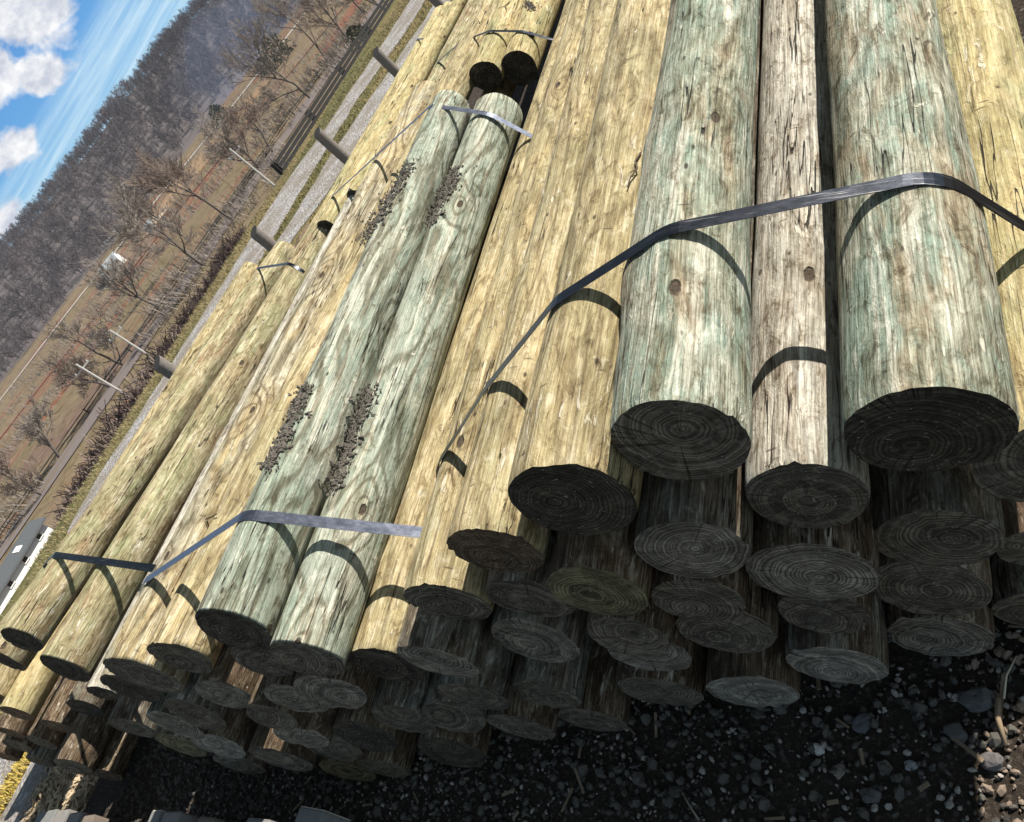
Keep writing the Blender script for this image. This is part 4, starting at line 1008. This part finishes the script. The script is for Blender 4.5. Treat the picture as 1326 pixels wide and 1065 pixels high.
p = at_dist(213, 284, 330); house((p.x, p.y), R(60), 7, 5, 3.2, 1.2, TANW, simple('tan_roof', (.55, .42, .30), .8, 0, 4, .1), 'tan shed with a flat bright roof below the hill', 1, 'shed', True)
UPM = simple('pole_silver', (.55, .53, .50), .8, 0, 6, .12)
def utility(px, py, tx, ty, dist, label):
    b = at_dist(px, py, dist); tp = at_dist(tx, ty, dist); zb = height(b.x, b.y); H = tp.z - zb
    o = empty('utility_pole', (tp.x, tp.y, zb)); m = MB(); m.tube([(0, 0, -.3), (0, 0, H)], [.17, .13], 8); m.build('shaft', UPM, o)
    d = ray(tx, ty); a = math.atan2(d.y, d.x) + math.pi / 2
    m = MB(); m.box(-1.15, 1.15, -.07, .07, H - .95, H - .77, Matrix.Rotation(a, 4, 'Z') @ Matrix.Translation((0, -.22, 0))); ca = m.build('crossarm', UPM, o)
    for s in (-1, 1):
        m = MB(); c = Matrix.Rotation(a, 4, 'Z') @ Vector((s * 1.0, -.22, 0)); m.tube([(c.x, c.y, H - .77), (c.x, c.y, H - .55)], [.07, .05], 6); m.build('insulator', WHT, ca)
    tag(o, label, 'utility pole', 'pale utility poles')
utility(168, 513, 98, 472, 105, 'leftmost pale utility pole, longest of the three')
utility(200, 465, 142, 428, 110, 'pale utility pole just right of the leftmost one')
utility(352, 233, 297, 193, 112, 'pale utility pole in front of the dense grey bare tree')

# ------------------------------------------------------------------ blue smoke drifting up the hillside, and the valley air
def volume(name, mat, lo, hi):
    m = MB(); m.box(lo[0], hi[0], lo[1], hi[1], lo[2], hi[2]); return m.build(name, mat)
sm_m = D.materials.new('smoke'); sm_m.use_nodes = True; q = sm_m.node_tree; q.nodes.clear()
so_ = q.nodes.new('ShaderNodeOutputMaterial'); pv = q.nodes.new('ShaderNodeVolumePrincipled'); q.links.new(pv.outputs[0], so_.inputs['Volume'])
pv.inputs['Color'].default_value = (.42, .60, 1.0, 1); pv.inputs['Anisotropy'].default_value = .2; pv.inputs['Density'].default_value = .0026
sp = at_dist(312, 40, 560); sz = height(sp.x, sp.y)
b = bmesh.new(); bmesh.ops.create_icosphere(b, subdivisions=4, radius=1)
for v in b.verts:
    c = v.co.copy(); k = 1 + .45 * noise.noise(c * 1.4 + Vector((3, 1, 2))) + .22 * noise.noise(c * 3.3); c = c * k
    v.co = Vector((c.x * 30 + c.z * 8, c.y * 62 + c.z * 18, max(c.z, -.25) * 36))
sme = D.meshes.new('smoke'); b.to_mesh(sme); b.free()
smo = link('smoke', sme, sm_m, None, True); smo.location = (sp.x, sp.y, sz + 12); smo.rotation_euler = (0, 0, R(-38)); tag(smo, 'thin blue smoke drifting over the hillside near the top edge', 'smoke', None, 'stuff')
hz_m = D.materials.new('haze'); hz_m.use_nodes = True; q = hz_m.node_tree; q.nodes.clear()
ho_ = q.nodes.new('ShaderNodeOutputMaterial'); pv = q.nodes.new('ShaderNodeVolumePrincipled'); q.links.new(pv.outputs[0], ho_.inputs['Volume'])
pv.inputs['Color'].default_value = (.80, .86, 1.0, 1); pv.inputs['Density'].default_value = .00008
hz = volume('haze', hz_m, (-2450, -2450, -14), (2450, 2450, 112)); tag(hz, 'thin bluish air over the valley', 'haze', None, 'stuff')

# ------------------------------------------------------------------ sun, sky
SUN_EL, SUN_AZ = R(40.5), R(40)
sl = D.lights.new('sun', 'SUN'); sl.energy = 5.0; sl.angle = R(.5); sl.color = (1, .94, .84)
so = D.objects.new('sun', sl); COL.objects.link(so)
sd = Vector((math.cos(SUN_EL) * math.sin(SUN_AZ), math.cos(SUN_EL) * math.cos(SUN_AZ), math.sin(SUN_EL)))
so.rotation_euler = sd.to_track_quat('Z', 'Y').to_euler(); so.location = (0, 0, 30)
w = D.worlds.new('World'); scene.world = w; w.use_nodes = True
nt = w.node_tree; nt.nodes.clear()
class W(NT):
    def __init__(s): s.t = nt
t = W(); out = t.n('OutputWorld'); bg = t.n('Background'); nt.links.new(bg.outputs[0], out.inputs[0])
sky = t.n('TexSky'); sky.sky_type = 'NISHITA'; sky.sun_disc = False; sky.sun_elevation = SUN_EL; sky.sun_rotation = SUN_AZ; sky.altitude = 300; sky.air_density = 1.0; sky.dust_density = .2; sky.ozone_density = 2.0
g = t.n('TexCoord').outputs['Generated']; s = t.n('SeparateXYZ'); t.set(s.inputs[0], g)
el = t.math('MULTIPLY', t.math('ARCSINE', s.outputs[2]), 57.2958); az = t.math('MULTIPLY', t.math('ARCTAN2', s.outputs[0], s.outputs[1]), 57.2958)
skyc = t.mix(1.0, sky.outputs[0], t.mix(t.ramp(t.math('MULTIPLY', el, .01), [(.10, 0), (.17, 1)]), (.40, .82, 1.25), (1.0, .80, .56)), 'MULTIPLY')
def comb(a, b, c=0.):
    q = t.n('CombineXYZ'); t.set(q.inputs[0], a); t.set(q.inputs[1], b); t.set(q.inputs[2], c); return q.outputs[0]
# thin streaked cirrus above the ridge
line = t.math('SUBTRACT', el, t.math('MULTIPLY', t.math('ADD', az, 57.), .16))          # rises with azimuth
stk = t.noise(comb(t.math('MULTIPLY', az, .10), t.math('MULTIPLY', t.math('SUBTRACT', el, t.math('MULTIPLY', az, .10)), 1.7)), 1, 5, .6, .25)
stk2 = t.noise(comb(t.math('MULTIPLY', az, .25), t.math('MULTIPLY', t.math('SUBTRACT', el, t.math('MULTIPLY', az, .13)), 5.0), 4.), 1, 4, .6)
band = t.math('MULTIPLY', t.ramp(t.math('MULTIPLY', line, .1), [(.36, 1), (.52, .9), (.62, 0)]), t.ramp(t.math('MULTIPLY', el, .1), [(.0, .6), (.9, 1)]))
ci = t.math('MULTIPLY', band, t.math('ADD', .30, t.math('ADD', t.math('MULTIPLY', t.step(stk, .40, .66), .5), t.math('MULTIPLY', t.step(stk2, .45, .7), .35))), clamp=True)
c = t.mix(t.math('MULTIPLY', ci, .95), skyc, (6.6, 8.6, 9.6))
# cumulus
cn = t.noise(comb(t.math('MULTIPLY', az, .34), t.math('MULTIPLY', el, .48)), 1, 7, .58, .3)
fld = None
for a, e, sa, se in ((-47.8, 10.2, 3.4, 2.6), (-52, 9.6, 2.6, 2.2), (-50.5, 7.9, 2.1, 1.3), (-54.9, 6.7, 2.2, 1.15), (-56.3, 7.0, 1.6, .9), (-58.6, 4.9, 2.4, .9), (-66, 9, 5, 2), (-30, 12, 7, 3), (-80, 7, 6, 2), (-10, 9, 7, 2), (20, 12, 9, 3), (60, 10, 9, 3), (110, 12, 12, 4), (170, 10, 12, 4), (-130, 10, 12, 4)):
    dx = t.math('DIVIDE', t.math('SUBTRACT', az, float(a)), sa); dy = t.math('DIVIDE', t.math('SUBTRACT', el, float(e)), se)
    b = t.math('SUBTRACT', 1.0, t.math('SQRT', t.math('ADD', t.math('MULTIPLY', dx, dx), t.math('MULTIPLY', dy, dy))))
    fld = b if fld is None else t.math('MAXIMUM', fld, b)
cf = t.math('ADD', fld, t.math('MULTIPLY', t.math('SUBTRACT', cn, .5), 2.2))
cm = t.ramp(cf, [(.05, 0), (.42, 1)])
shade = t.noise(comb(t.math('MULTIPLY', az, .5), t.math('MULTIPLY', el, .75), 3.), 1, 5, .6)
cc = t.mix(t.step(shade, .40, .62), (5.6, 6.0, 7.0), (9.6, 9.6, 9.6))
c = t.mix(cm, c, cc)
nt.links.new(c, bg.inputs[0]); bg.inputs[1].default_value = .07

vs = scene.view_settings; vs.view_transform = 'Standard'; vs.look = 'None'; vs.exposure = .60; vs.gamma = 1; vs.use_curve_mapping = False
scene.render.engine = 'CYCLES'
scene.cycles.max_bounces = 6; scene.cycles.diffuse_bounces = 3
